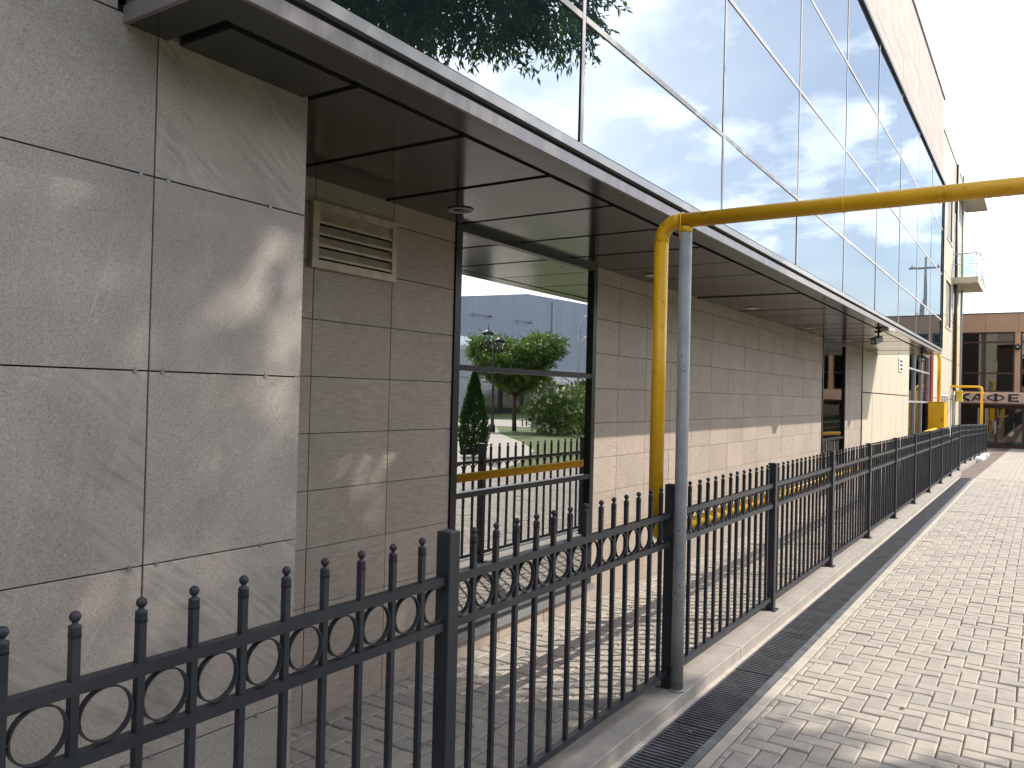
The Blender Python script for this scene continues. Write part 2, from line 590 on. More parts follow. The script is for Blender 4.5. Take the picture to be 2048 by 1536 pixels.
# ------------------------------------------------------------------ mesh helpers
class MB:
    def __init__(self):
        self.v, self.f, self.smooth = [], [], []

    def add(self, vs, fs, smooth=False):
        o = len(self.v)
        self.v += [tuple(x) for x in vs]
        self.f += [tuple(i + o for i in f) for f in fs]
        self.smooth += [smooth] * len(fs)
        return self

    def box(self, x0, x1, y0, y1, z0, z1):
        vs = [(x0, y0, z0), (x1, y0, z0), (x1, y1, z0), (x0, y1, z0), (x0, y0, z1), (x1, y0, z1), (x1, y1, z1), (x0, y1, z1)]
        return self.add(vs, [(0, 3, 2, 1), (4, 5, 6, 7), (0, 1, 5, 4), (1, 2, 6, 5), (2, 3, 7, 6), (3, 0, 4, 7)])

    def cbox(self, x0, x1, y0, y1, z0, z1, c):
        """box with chamfered vertical and top edges"""
        vs, fs = [], []

        def ring(i, z):
            xa, xb, ya, yb = x0 + i, x1 - i, y0 + i, y1 - i
            return [(xa + c, ya, z), (xb - c, ya, z), (xb, ya + c, z), (xb, yb - c, z), (xb - c, yb, z), (xa + c, yb, z), (xa, yb - c, z), (xa, ya + c, z)]
        vs += ring(0, z0) + ring(0, z1 - c) + ring(c * 0.9, z1)
        for r in range(2):
            for k in range(8):
                a, b = r * 8 + k, r * 8 + (k + 1) % 8
                fs.append((a, b, b + 8, a + 8))
        fs.append(tuple(range(7, -1, -1)))
        fs.append(tuple(range(16, 24)))
        return self.add(vs, fs)

    def quad(self, a, b, c, d):
        return self.add([a, b, c, d], [(0, 1, 2, 3)])

    def tube(self, pts, r, n=12, cap=True, smooth=True):
        """round bar through points; r a number or one per point"""
        pts = [Vector(p) for p in pts]
        rs = r if isinstance(r, (list, tuple)) else [r] * len(pts)
        vs, fs = [], []
        prev = None
        for i, p in enumerate(pts):
            if i == 0:
                t = pts[1] - p
            elif i == len(pts) - 1:
                t = p - pts[i - 1]
            else:
                t = (pts[i + 1] - p).normalized() + (p - pts[i - 1]).normalized()
            t.normalize()
            if prev is None:
                a = Vector((0, 0, 1)) if abs(t.z) < 0.9 else Vector((1, 0, 0))
                u = t.cross(a).normalized()
            else:
                u = (prev - t * prev.dot(t)).normalized()
            prev = u
            w = t.cross(u)
            for k in range(n):
                an = 2 * math.pi * k / n
                vs.append(p + (u * math.cos(an) + w * math.sin(an)) * rs[i])
        for i in range(len(pts) - 1):
            for k in range(n):
                a, b = i * n + k, i * n + (k + 1) % n
                fs.append((a, b, b + n, a + n))
        self.add(vs, fs, smooth)
        if cap:
            o = len(self.v) - len(vs)
            self.f += [tuple(o + k for k in range(n - 1, -1, -1)), tuple(o + (len(pts) - 1) * n + k for k in range(n))]
            self.smooth += [False, False]
        return self

    def lathe(self, prof, cx=0, cy_=0, n=16):
        vs, fs = [], []
        for r, z in prof:
            for k in range(n):
                a = 2 * math.pi * k / n
                vs.append((cx + r * math.cos(a), cy_ + r * math.sin(a), z))
        for i in range(len(prof) - 1):
            for k in range(n):
                a, b = i * n + k, i * n + (k + 1) % n
                fs.append((a, b, b + n, a + n))
        fs.append(tuple(range(n - 1, -1, -1)))
        fs.append(tuple((len(prof) - 1) * n + k for k in range(n)))
        return self.add(vs, fs, True)

    def mesh(self, name, mat):
        me = bpy.data.meshes.new(name)
        me.from_pydata(self.v, [], self.f)
        me.polygons.foreach_set('use_smooth', self.smooth)
        me.materials.append(mat)
        me.update()
        return me


def link(name, me, parent=None, loc=None, rot=None):
    o = bpy.data.objects.new(name, me)
    COL.objects.link(o)
    if parent is not None:
        o.parent = parent
    if loc is not None:
        o.location = loc
    if rot is not None:
        o.rotation_euler = rot
    return o


def part(name, mb, mat, parent):
    return link(name, mb.mesh(name, mat), parent)


def tag(o, label=None, cat=None, group=None, kind=None):
    if label:
        o['label'] = label
    if cat:
        o['category'] = cat
    if group:
        o['group'] = group
    if kind:
        o['kind'] = kind
    return o


def thing(name, label, cat, group=None, loc=(0, 0, 0)):
    o = bpy.data.objects.new(name, None)
    COL.objects.link(o)
    o.location = loc
    o.empty_display_size = 0.2
    return tag(o, label, cat, group)


def structure(name, mb, mat):
    return tag(link(name, mb.mesh(name, mat)), kind='structure')


def subtract(rect, holes):
    """axis-aligned rectangles left of rect after cutting holes: (a0,a1,b0,b1)"""
    out = [rect]
    for h in holes:
        nxt = []
        for r in out:
            a0, a1, b0, b1 = r
            if h[1] <= a0 or h[0] >= a1 or h[3] <= b0 or h[2] >= b1:
                nxt.append(r)
                continue
            if h[0] > a0:
                nxt.append((a0, h[0], b0, b1))
            if h[1] < a1:
                nxt.append((h[1], a1, b0, b1))
            c0, c1 = max(a0, h[0]), min(a1, h[1])
            if h[2] > b0:
                nxt.append((c0, c1, b0, h[2]))
            if h[3] < b1:
                nxt.append((c0, c1, h[3], b1))
        out = nxt
    return [r for r in out if r[1] - r[0] > 0.012 and r[3] - r[2] > 0.012]


# ------------------------------------------------------------------ levels of the ground
Y_BREAK, Y_CAFE, DROP = 21.3, 46.0, 0.383


def gz(y):
    if y <= Y_BREAK:
        return 0.0
    return -DROP * min(1.0, (y - Y_BREAK) / (Y_CAFE - Y_BREAK))


mb = MB()
ys = [-300, Y_BREAK, Y_CAFE, 500]
for a, b in zip(ys[:-1], ys[1:]):
    mb.quad((-300, a, gz(a) - 0.02), (400, a, gz(a) - 0.02), (400, b, gz(b) - 0.02), (-300, b, gz(b) - 0.02))
structure('ground', mb, SAND)

# ------------------------------------------------------------------ block pavements
def herringbone(x0, x1, y0, y1, ox, oy, cell=0.1):
    """(x0,x1,y0,y1) of every block, cut at the borders"""
    out = []
    i0, i1 = math.floor((x0 - ox) / cell) - 2, math.ceil((x1 - ox) / cell) + 2
    j0, j1 = math.floor((y0 - oy) / cell) - 2, math.ceil((y1 - oy) / cell) + 2
    for i in range(i0, i1):
        for j in range(j0, j1):
            k = (i - j) % 4
            if k == 0:
                r = (ox + i * cell, ox + (i + 2) * cell, oy + j * cell, oy + (j + 1) * cell)
            elif k == 3:
                r = (ox + i * cell, ox + (i + 1) * cell, oy + j * cell, oy + (j + 2) * cell)
            else:
                continue
            r = (max(r[0], x0), min(r[1], x1), max(r[2], y0), min(r[3], y1))
            if r[1] - r[0] > 0.022 and r[3] - r[2] > 0.022:
                out.append(r)
    return out


def paver_mesh(w, h):
    """one chamfered block centred on its top"""
    g = 0.0022
    a, b = w / 2 - g, h / 2 - g
    c, d = 0.0068, 0.0055
    m = MB()

    def ring(i, z):
        return [(-a + i, -b + i, z), (a - i, -b + i, z), (a - i, b - i, z), (-a + i, b - i, z)]
    m.v = ring(0, -0.028) + ring(0, -d) + ring(c, 0)
    m.f = [(8, 9, 10, 11)]
    for r in range(2):
        for k in range(4):
            p, q = r * 4 + k, r * 4 + (k + 1) % 4
            m.f.append((p, q, q + 4, p + 4))
    m.smooth = [False] * len(m.f)
    return m


PM_CACHE = {}


def pave(struct_name, rects, single_n, mat, zbase=lambda y: 0.0, rough=1.0):
    """the nearest blocks as parts of their own, the rest joined"""
    st = bpy.data.objects.new(struct_name, None)
    COL.objects.link(st)
    tag(st, kind='structure')
    score = []
    for r in rects:
        cx, cy_ = (r[0] + r[1]) / 2, (r[2] + r[3]) / 2
        q = project((cx, cy_, 0))
        ok = q and -10 < q[0] < 2058 and -10 < q[1] < 1546
        score.append((r[1] - r[0]) * (r[3] - r[2]) / q[2] ** 3 if ok else 0.0)
    order = np.argsort(-np.array(score))
    single = set(int(k) for k in order[:single_n] if score[int(k)] > 0)
    V, Fc = [], []
    for k, r in enumerate(rects):
        w, h = r[1] - r[0], r[3] - r[2]
        cx, cy_ = (r[0] + r[1]) / 2, (r[2] + r[3]) / 2
        dz = random.gauss(0, 0.0014) * rough + 0.004 * math.sin(cx * 2.3 + cy_ * 1.7) * math.sin(cy_ * 2.9)
        if random.random() < 0.035:
            dz -= random.uniform(0.003, 0.008)
        tx, ty, tz = random.gauss(0, 0.009) * rough, random.gauss(0, 0.009) * rough, random.gauss(0, 0.007)
        z = zbase(cy_) + dz
        sx = random.gauss(0, 0.0009)
        sy = random.gauss(0, 0.0009)
        if k in single:
            key = (round(w, 3), round(h, 3))
            if key not in PM_CACHE:
                PM_CACHE[key] = paver_mesh(w, h).mesh('paver', mat)
            link('paver', PM_CACHE[key], st, (cx + sx, cy_ + sy, z), (tx, ty, tz))
        else:
            m = paver_mesh(w, h)
            o = len(V)
            ct, sn = math.cos(tz), math.sin(tz)
            for (x, y, zz) in m.v:
                V.append((cx + sx + x * ct - y * sn, cy_ + sy + x * sn + y * ct, z + zz + y * tx - x * ty))
            Fc += [tuple(i + o for i in f) for f in m.f]
    m = MB()
    m.v, m.f, m.smooth = V, Fc, [False] * len(Fc)
    o = part('paver_field', m, mat, st)
    tag(o, kind='stuff')
    return st


X_PAV0 = -1.244
pave('pavement', herringbone(X_PAV0, 3.0, -1.0, Y_BREAK - 0.05, -1.009, 5.727), 300, PAVER)
pave('inner_pavement', herringbone(-3.065, -1.83, 0.4, 22.0, -3.065, 0.42), 240, PAVER)

# beyond the level break: courses laid lengthwise, on the slope
rects = []
xx = -1.30
row = 0
while xx < 3.0:
    yy = Y_BREAK + 0.02 - (row % 2) * 0.1
    while yy < Y_CAFE - 0.2:
        a, b = max(yy, Y_BREAK + 0.02), yy + 0.2
        if b - a > 0.03:
            rects.append((xx, xx + 0.12, a, b))
        yy += 0.2
    xx += 0.12
    row += 1
pave('lower_pavement', rects, 0, PAVER, gz)

# brown block band beside the second kerb
rects = []
yy = 21.2
while yy < Y_CAFE - 0.4:
    for k in range(2):
        rects.append((-1.72 + 0.2 * k, -1.52 + 0.2 * k, yy, yy + 0.2))
    yy += 0.2
pave('brown_paving_band', rects, 0, BROWNPAV, lambda y: gz(y) + 0.002)

# ------------------------------------------------------------------ kerb, drain
def kerb(name, x0, x1, y0, y1, step, top, grow=lambda y: 0.0):
    st = bpy.data.objects.new(name, None)
    COL.objects.link(st)
    tag(st, kind='structure')
    y = y0
    while y < y1 - 0.05:
        e = min(y + step, y1)
        m = MB()
        m.cbox(x0, x1, 0.0004, e - y - 0.0004, -0.05, top, 0.004)
        o = part('kerb_stone', m, KERB, st)
        o.location = (0, y, grow(y + step / 2))
        y = e
    return st


kerb('kerb', -1.832, -1.609, -2.0, 21.95, 2.4, 0.072)
kerb('far_kerb', -2.02, -1.765, 22.0, 29.4, 1.0, 0.072, gz)
kerb('fence_footing', -2.02, -1.83, 29.4, 36.9, 1.0, 0.066, gz)

mb = MB().box(-1.6085, -1.577, -1.5, 21.25, -0.03, 0.001)
structure('cement_strip', mb, STRIP)

mb = MB()
y = -1.0
while y < 21.2:
    e = min(y + 0.5, 21.25)
    mb.cbox(-1.300, -1.2455, y + 0.001, e - 0.001, -0.03, 0.002, 0.003)
    y = e
structure('edge_strip', mb, STRIP)

drain = thing('drainage_channel', 'long slotted steel drainage channel sunk between kerb and block pavement', 'drain')
m = MB()
m.box(-1.576, -1.571, -1.0, 21.25, -0.14, 0.003)
m.box(-1.346, -1.341, -1.0, 21.25, -0.14, 0.003)
part('channel_body', m, STEELEDGE, drain)
m = MB().box(-1.5705, -1.3465, -1.0, 21.25, -0.15, -0.13)
part('channel_floor', m, simple('shaded_drain_silt', (0.03, 0.027, 0.024), 0.9), drain)  # dirty floor, its colour also carrying the shade of the grate gaps
m = MB()
yy = -1.0
while yy < 21.2:
    e = min(yy + 0.62, 21.25)
    m.box(-1.3405, -1.301, yy, e - 0.004, -0.02, 0.0045)
    yy = e
part('edge_angle', m, STEELEDGE, drain)
m = MB()
for k in range(30):
    y = 0.010 + k * 0.033
    m.box(-0.1105, 0.1105, y, y + 0.011, -0.025, 0.0)
for x in (-0.1105, -0.037, 0.034, 0.1075):
    m.box(x, x + 0.003, 0.004, 0.994, -0.0225, -0.0005 if abs(x) > 0.1 else -0.010)
gme = m.mesh('grate', STEEL)
for k in range(22):
    o = link('grate', gme, drain, (-1.4585, -1.0 + k * 1.0 + 0.0, 0.001 + random.uniform(-0.0015, 0.0012)), (random.gauss(0, 0.0015), random.gauss(0, 0.004), random.gauss(0, 0.0015)))

# ------------------------------------------------------------------ main office building
XW = -3.07            # recessed stone wall face
XB = -2.255           # granite block face
XG = -1.84            # facade glass
ZS = 2.724            # soffit
Y_END = 19.30

bld = thing('office_building', 'two-storey office block with mirror glass upper floor over a dark soffit', 'building', loc=(-3.0, 2.0, 0))
BO = Vector((-3.0, 2.0, 0))


def bpart(name, mb, mat, parent=None):
    """part of the building, built in world coordinates"""
    o = link(name, mb.mesh(name, mat), parent or bld)
    if parent is None:
        o.location = -BO
    return o


# granite projecting block
m = MB()
m.box(-3.09, XB - 0.021, -6.0, 2.018, -0.05, ZS + 0.06)
m.box(-3.09, XB - 0.021, -6.0, 1.30, ZS + 0.06, 8.2)
gb = bpart('granite_wall', m, JOINT)
jy = [1.433 - 0.6 * k for k in range(0, 12)]
jy = sorted([2.03] + jy)
jz = [-0.05, 0.541, 1.127, 1.713, 2.300, 2.886, 3.473, 4.06, 4.65, 5.24, 5.83, 6.42, 7.01, 7.6, 8.2]
for a, b in zip(jy[:-1], jy[1:]):
    for c, d in zip(jz[:-1], jz[1:]):
        if b > 1.32 and c > ZS and a > 1.30:
            continue
        if b > 1.32 and c > ZS:
            b = 1.304
        if b > 1.32 and d > ZS:
            d = ZS + 0.03
        if b > 1.32 and a < 1.30 and d > ZS and c < ZS:        # cut round the canopy end
            link('granite_slab', MB().box(-0.02, 0, 0, 1.304 - a - 0.005, 0, 2.886 - ZS - 0.038).mesh('granite_slab', GRANITE), gb, (XB, a + 0.0025, ZS + 0.033))
        m = MB().cbox(-0.02, 0, 0, b - a - 0.005, 0, d - c - 0.005, 0.0012)
        o = link('granite_slab', m.mesh('granite_slab', GRANITE), gb, (XB + random.gauss(0, 0.0006), a + 0.0025, c + 0.0025))
# return side of the block
for c, d in zip(jz[:-1], jz[1:]):
    if c > ZS:
        break
    d = min(d, ZS + 0.03)
    link('granite_slab', MB().box(XW + 0.003, XB - 0.024, 2.019, 2.029, c + 0.0025, d - 0.0025).mesh('granite_slab', GRANITE), gb)
# clips
m = MB()
m.box(0, 0.0025, -0.006, 0.006, -0.008, 0.003)
m.box(0, 0.0018, -0.003, 0.003, 0.003, 0.009)
cme = m.mesh('slab_clip', SILLM)
for z in (0.541, 1.127, 1.713, 2.300):
    for y in (1.433 - 0.045, 1.433 + 0.045, 1.87, 1.433 - 0.6 + 0.045):
        link('slab_clip', cme, gb, (XB + 0.0005, y, z))

# recessed stone wall
W1 = (3.985, 5.885, 0.125, 2.7225)
W2 = (14.0, 15.84, 0.10, 2.7225)
holes = [W1, W2]
m = MB()
for r in subtract((2.03, 17.50, -0.05, ZS + 0.05), [(h[0], h[1], h[2], h[3]) for h in holes]):
    m.box(XW - 0.30, XW - 0.019, r[0], r[1], r[2], r[3])
rw = bpart('stone_wall', m, JOINT)
cols = [2.03, 2.247] + [2.83 + 0.5835 * k for k in range(26)]
cols = [c for c in cols if c < 17.45] + [17.50]
rows = [-0.05, 0.287, 0.577, 0.868, 1.159, 1.446, 1.733, 2.021, 2.307, 2.60, ZS + 0.02]
for a, b in zip(cols[:-1], cols[1:]):
    for c, d in zip(rows[:-1], rows[1:]):
        for r in subtract((a + 0.0025, b - 0.0025, c + 0.002, d - 0.002), [(h[0] - 0.004, h[1] + 0.004, h[2] - 0.004, h[3] + 0.004) for h in holes]):
            mm = MB().cbox(-0.018, 0, 0, r[1] - r[0], 0, r[3] - r[2], 0.001)
            link('stone_tile', mm.mesh('stone_tile', STONE), rw, (XW + random.gauss(0, 0.0005), r[0], r[2]))


def window(name, y0, y1, z0, z1, transoms, parent, xface, glassmat, fr=0.060, depth=0.10, proud=0.012):
    m = MB()
    x1 = xface + proud
    x0 = x1 - depth
    m.box(x0, x1, y0, y0 + fr, z0, z1)
    m.box(x0, x1, y1 - fr, y1, z0, z1)
    m.box(x0, x1 - 0.001, y0 + fr, y1 - fr, z1 - fr * 0.7, z1)
    m.box(x0, x1 - 0.001, y0 + fr, y1 - fr, z0, z0 + fr * 0.9)
    for t in transoms:
        m.box(x0 + 0.01, x1 - 0.004, y0 + fr, y1 - fr, t, t + 0.036)
    o = bpart(name, m, FRAME, None) if parent is bld else part(name, m, FRAME, parent)
    zz = [z0 + fr * 0.9] + [v for t in transoms for v in (t, t + 0.036)] + [z1 - fr * 0.7]
    for a, b in zip(zz[::2], zz[1::2]):
        mm = MB().box(x1 - 0.036, x1 - 0.030, y0 + fr - 0.004, y1 - fr + 0.004, a - 0.004, b + 0.004)
        part('pane', mm, glassmat, o)
    return o


w1 = window('window', *W1, [1.0, 1.81], bld, XW, GLASS)
m = MB().box(XW - 0.05, XW + 0.045, W1[0] + 0.01, W1[1] - 0.01, 0.128, 0.150)
m.box(XW + 0.0452, XW + 0.049, W1[0] + 0.01, W1[1] - 0.01, 0.108, 0.1505)
part('sill', m, SILLM, w1)
y = W1[0] + 0.10
while y < W1[1] - 0.12:
    a = rad(random.uniform(12, 24))
    dx, dy = 0.044 * math.sin(a) * 0.6, 0.044 * math.cos(a)
    mm = MB()
    z0_, z1_ = 0.20, 2.64
    p = [(XW - 0.11 - dx, y - 0.045, 0), (XW - 0.108, y - 0.0, 0), (XW - 0.11 + dx, y + 0.04, 0)]
    for q in range(2):
        mm.quad((p[q][0], p[q][1], z0_), (p[q + 1][0], p[q + 1][1], z0_), (p[q + 1][0], p[q + 1][1], z1_), (p[q][0], p[q][1], z1_))
    part('blind_slat', mm, BLIND, w1)
    y += 0.105
w2 = window('window', *W2, [1.0], bld, XW, GLASS_DK)
# rooms behind
m = MB()
for w in (W1, W2):
    y0, y1 = w[0] - 0.3, w[1] + 0.3
    m.box(-5.6, -5.5, y0, y1, 0, 2.9)
    m.box(-5.5, XW - 0.305, y0, y0 + 0.05, 0, 2.9)
    m.box(-5.5, XW - 0.305, y1 - 0.05, y1, 0, 2.9)
    m.box(-5.5, XW - 0.305, y0 + 0.05, y1 - 0.05, 2.85, 2.9)
    m.box(-5.5, XW - 0.305, y0 + 0.05, y1 - 0.05, 0.0, 0.05)
bpart('room_shell', m, ROOMW)

# louvred vent
VX = XW + 0.03
m = MB()
y0, y1, z0, z1 = 2.79, 3.412, 2.277, 2.611
m.box(XW + 0.002, VX, y0, y0 + 0.042, z0 + 0.042, z1)
m.box(XW + 0.002, VX, y1 - 0.036, y1, z0 + 0.042, z1)
m.box(XW + 0.002, VX - 0.001, y0 + 0.042, y1 - 0.036, z1 - 0.040, z1)
m.box(XW + 0.002, VX + 0.001, y0 - 0.002, y1 + 0.002, z0, z0 + 0.0415)
vent = bpart('vent', m, VENT)
part('vent_back', MB().box(XW + 0.0012, XW + 0.0035, y0 + 0.04, y1 - 0.03, z0 + 0.04, z1 - 0.03), DARK, vent)
for k in range(4):
    zz = z0 + 0.052 + k * 0.058
    mm = MB()
    h = 0.052 if k < 3 else 0.075
    xa, xb = XW + 0.005, VX - 0.003
    mm.add([(xb, y0 + 0.042, zz), (xb, y1 - 0.036, zz), (xb, y1 - 0.036, zz + 0.012), (xb, y0 + 0.042, zz + 0.012),
            (xa, y0 + 0.042, zz + h), (xa, y1 - 0.036, zz + h), (xa, y1 - 0.036, zz + h - 0.010), (xa, y0 + 0.042, zz + h - 0.010)],
           [(0, 1, 2, 3), (3, 2, 5, 4), (0, 7, 6, 1)])
    part('vent_slat', mm, VENT, vent)

# canopy: backing, border band, panels with shadow gaps
m = MB()
m.box(-3.095, -1.86, 1.37, Y_END - 0.03, ZS + 0.024, ZS + 0.10)
can = bpart('canopy', m, DARK)
m = MB()
m.box(-1.978, -1.82, 1.32, Y_END, ZS, ZS + 0.02)
m.box(XB + 0.0, -1.9785, 1.32, 1.462, ZS, ZS + 0.02)
m.box(XW, -1.9785, Y_END - 0.12, Y_END, ZS, ZS + 0.02)
part('soffit_border', m, SOFFIT, can)
pj = [1.487, 2.02, 2.64] + [3.325 + 0.6895 * k for k in range(23)]
pj = [v for v in pj if v < Y_END - 0.2] + [Y_END - 0.135]
for a, b in zip(pj[:-1], pj[1:]):
    xl = XW + 0.002 if a > 2.0 else XB
    mm = MB().cbox(xl, -2.014, 0.018, b - a - 0.018, 0, 0.02, 0.0008)
    mm.v = [(x, y_, 0.02 - z_) for x, y_, z_ in mm.v]
    mm.f = [f[::-1] for f in mm.f]
    o = part('soffit_panel', mm, SOFFIT, can)
    o.location = (0, a, ZS + random.gauss(0, 0.0006))
    o.rotation_euler = (random.gauss(0, 0.0007), random.gauss(0, 0.0007), 0)
# fascia in lengths, dark slot, ledge
ye = [1.32] + [4.0 + 2.9 * k for k in range(6)]
ye = [v for v in ye if v < Y_END - 0.5] + [Y_END]
for a, b in zip(ye[:-1], ye[1:]):
    part('fascia', MB().box(-1.835, -1.8195, a + 0.001, b - 0.001, ZS - 0.0015, 2.773), FASCIA, can)
    mm = MB()
    mm.add([(-1.838, a, 2.797), (-1.806, a, 2.797), (-1.806, a, 2.838), (-1.838, a, 2.852), (-1.838, b, 2.797), (-1.806, b, 2.797), (-1.806, b, 2.838), (-1.838, b, 2.852)],
           [(0, 1, 2, 3), (7, 6, 5, 4), (0, 4, 5, 1), (1, 5, 6, 2), (2, 6, 7, 3)])
    part('ledge', mm, LEDGE, can)
part('shadow_slot', MB().box(-1.86, -1.832, 1.335, Y_END - 0.01, 2.7735, 2.7965), DARK, can)
m = MB().box(XB, -1.8355, 1.319, 1.334, ZS - 0.0012, 2.773)
m.box(XB, -1.807, 1.306, 1.334, 2.797, 2.85)
m.box(XB, -1.84, 1.325, 1.36, 2.773, 2.797)
part('end_fascia', m, FASCIA, can)

# upper floor volume
m = MB()
m.box(-9.0, XG - 0.03, 1.31, Y_END - 0.02, ZS + 0.11, 6.30)
m.box(-9.0, -1.90, 1.31, 19.42, 6.301, 8.17)
m.box(-9.0, -3.10, -6.0, 19.40, -0.05, ZS + 0.1)
uv = bpart('upper_wall', m, JOINT)
cw = bpart('curtain_wall', MB().box(XG - 0.02, XG - 0.012, 1.36, Y_END - 0.05, 2.86, 6.32), DARK)
my = [1.355] + [3.335 + 1.985 * k for k in range(9)]
my[-1] = 19.24
mz = [2.852, 3.456, 4.414, 5.362, 6.325]
for i, (a, b) in enumerate(zip(my[:-1], my[1:])):
    for j, (c, d) in enumerate(zip(mz[:-1], mz[1:])):
        mm = MB().box(-0.008, 0, -(b - a) / 2 + 0.012, (b - a) / 2 - 0.012, -(d - c) / 2 + 0.012, (d - c) / 2 - 0.012)
        link('pane', mm.mesh('pane', MIRROR), cw, (XG, (a + b) / 2, (c + d) / 2), (0, random.gauss(0, 0.0014), random.gauss(0, 0.0016)))
for i, a in enumerate(my):
    w = 0.014
    mm = MB().box(XG - 0.01, XG + 0.0035, a - w, a + w, 2.853, 6.325)
    mo = part('mullion', mm, MULLION, cw)
    part('gasket', MB().box(XG - 0.01, XG + 0.0015, a - w - 0.0045, a - w - 0.0002, 2.853, 6.325).box(XG - 0.01, XG + 0.0015, a + w + 0.0002, a + w + 0.003, 2.853, 6.325), DARK, mo)
for c in mz[1:-1]:
    for a, b in zip(my[:-1], my[1:]):
        mm = MB().box(XG - 0.01, XG + 0.0033, a + 0.0185, b - 0.0185, c - 0.015, c + 0.015)
        mo = part('transom', mm, MULLION, cw)
        part('gasket', MB().box(XG - 0.01, XG + 0.0013, a + 0.0185, b - 0.0185, c - 0.020, c - 0.0152), DARK, mo)
m = MB().box(XG - 0.02, XG + 0.03, 1.33, 19.33, 6.326, 6.375)
m.box(XG - 0.02, XG + 0.03, 19.262, 19.33, 2.853, 6.3255)
part('head_frame', m, FRAME, cw)
m = MB().box(-1.9, -1.875, 1.32, 9.44, 6.38, 8.19)
uc = bpart('upper_cladding', m, STONE_UP)
for i in range(17):
    for j in range(6):
        a, c = 9.445 + i * 0.588, 6.382 + j * 0.302
        mm = MB().box(-0.022, 0, 0.002, 0.586, 0.002, 0.300)
        link('stone_tile', mm.mesh('stone_tile', STONE_UP), uc, (-1.872 + random.gauss(0, 0.0006), a, c))
m = MB().box(-9, -1.845, 1.31, 19.46, 8.195, 8.23)
part('coping', m, LEDGE, uc)
m = MB()
for j in range(6):
    m.box(-9, -1.90, 19.423, 19.44, 6.384 + j * 0.302, 6.68 + j * 0.302)
part('end_cladding', m, STONE_UP, uc)

# ------------------------------------------------------------------ cream building beyond
cb = thing('cream_building', 'tall cream panelled building with grey windows beyond the glass facade', 'building', loc=(-3.1, 19.5, 0))
CO = Vector((-3.1, 19.5, 0))


def cpart(name, mb, mat, parent=None):
    o = link(name, mb.mesh(name, mat), parent or cb)
    if parent is None:
        o.location = -CO
    return o


ch = [(24.27, 29.15, -1, 3.22), (33.6, 35.55, 4.56, 6.30), (33.6, 35.55, 7.83, 9.60), (32.55, 35.2, -1, 2.08), (36.5, 37.7, 2.3, 10.0), (29.15, 29.76, -1, 3.3)]
m = MB()
for r in subtract((17.505, 40.0, -0.4, 11.25), ch):
    m.box(XW - 0.35, XW - 0.028, r[0], r[1], r[2], r[3])
m.box(-12, XW - 0.36, 36.0, 40.0, -0.4, 11.25)
m.box(-12, XW - 4, 19.45, 36.0, -0.4, 11.25)
cwall = cpart('panel_wall', m, JOINT)
pc = [17.505, 18.73, 19.85, 20.95, 22.07, 23.22, 24.27] + [24.27 + 1.123 * k for k in range(1, 14)] + [40.0]
pr = [-0.4, 1.875, 3.375, 4.93, 6.50, 8.07, 9.65, 11.3]
for a, b in zip(pc[:-1], pc[1:]):
    for j, (c, d) in enumerate(zip(pr[:-1], pr[1:])):
        if j >= 2 and b < 19.5:
            continue
        g = 0.006
        for r in subtract((a + g, b - g, c + 0.012, d - 0.012), ch):
            mm = MB().cbox(-0.026, 0, 0, r[1] - r[0], 0, r[3] - r[2], 0.002)
            link('wall_panel', mm.mesh('wall_panel', CREAM), cwall, (XW + random.gauss(0, 0.001), r[0], r[2]))
cpart('corner_trim', MB().box(XW, XW + 0.012, 17.46, 17.53, -0.05, ZS - 0.002), FRAME)
cpart('parapet', MB().box(-12, XW + 0.03, 19.46, 40.02, 11.31, 11.36), LEDGE)
for z0, z1 in ((4.56, 6.30), (7.83, 9.60)):
    m = MB()
    m.box(XW - 0.12, XW - 0.05, 33.62, 35.53, z0 + 0.02, z1 - 0.02)
    wi = cpart('window', m, GREYWIN)
    m = MB().box(XW - 0.10, XW + 0.03, 33.52, 35.62, z0 - 0.05, z0 + 0.018)
    part('sill', m, CREAM, wi)
m = MB().box(XW - 0.10, XW - 0.03, 36.52, 37.68, 2.32, 9.98)
st = cpart('stair_window', m, FRAME)
for k in range(6):
    part('pane', MB().box(XW - 0.03, XW - 0.022, 36.58, 37.62, 2.40 + k * 1.27, 3.58 + k * 1.27), MIRROR, st)
# shopfront
m = MB()
for y in (24.275, 25.72, 27.3, 29.08):
    m.box(XW - 0.12, XW - 0.02, y, y + 0.06, gz(26) - 0.05, 3.2)
for z in (0.0, 1.70, 2.62, 3.15):
    m.box(XW - 0.115, XW - 0.025, 24.336, 29.08, z, z + 0.05)
sf = cpart('shopfront', m, MULLION)
for a, b in ((24.335, 25.72), (25.78, 27.3), (27.36, 29.08)):
    for c, d in ((0.05, 1.70), (1.75, 2.62), (2.67, 3.15)):
        part('pane', MB().box(XW - 0.08, XW - 0.072, a, b, c, d), GLASS_DK, sf)
m = MB().box(-6.5, -6.4, 23.5, 30, -0.2, 3.4)
m.box(-6.4, XW - 0.36, 24.1, 24.2, -0.2, 3.4)
m.box(-6.4, XW - 0.36, 29.2, 29.3, -0.2, 3.4)
m.box(-6.4, XW - 0.36, 24.2, 29.2, 3.3, 3.4)
m.box(-6.4, XW - 0.36, 24.2, 29.2, -0.2, -0.1)
part('shop_room', m, ROOMW, sf)
cpart('red_column', MB().cbox(XW - 0.2, XW + 0.03, 29.17, 29.74, -0.3, 3.28, 0.01), REDP)
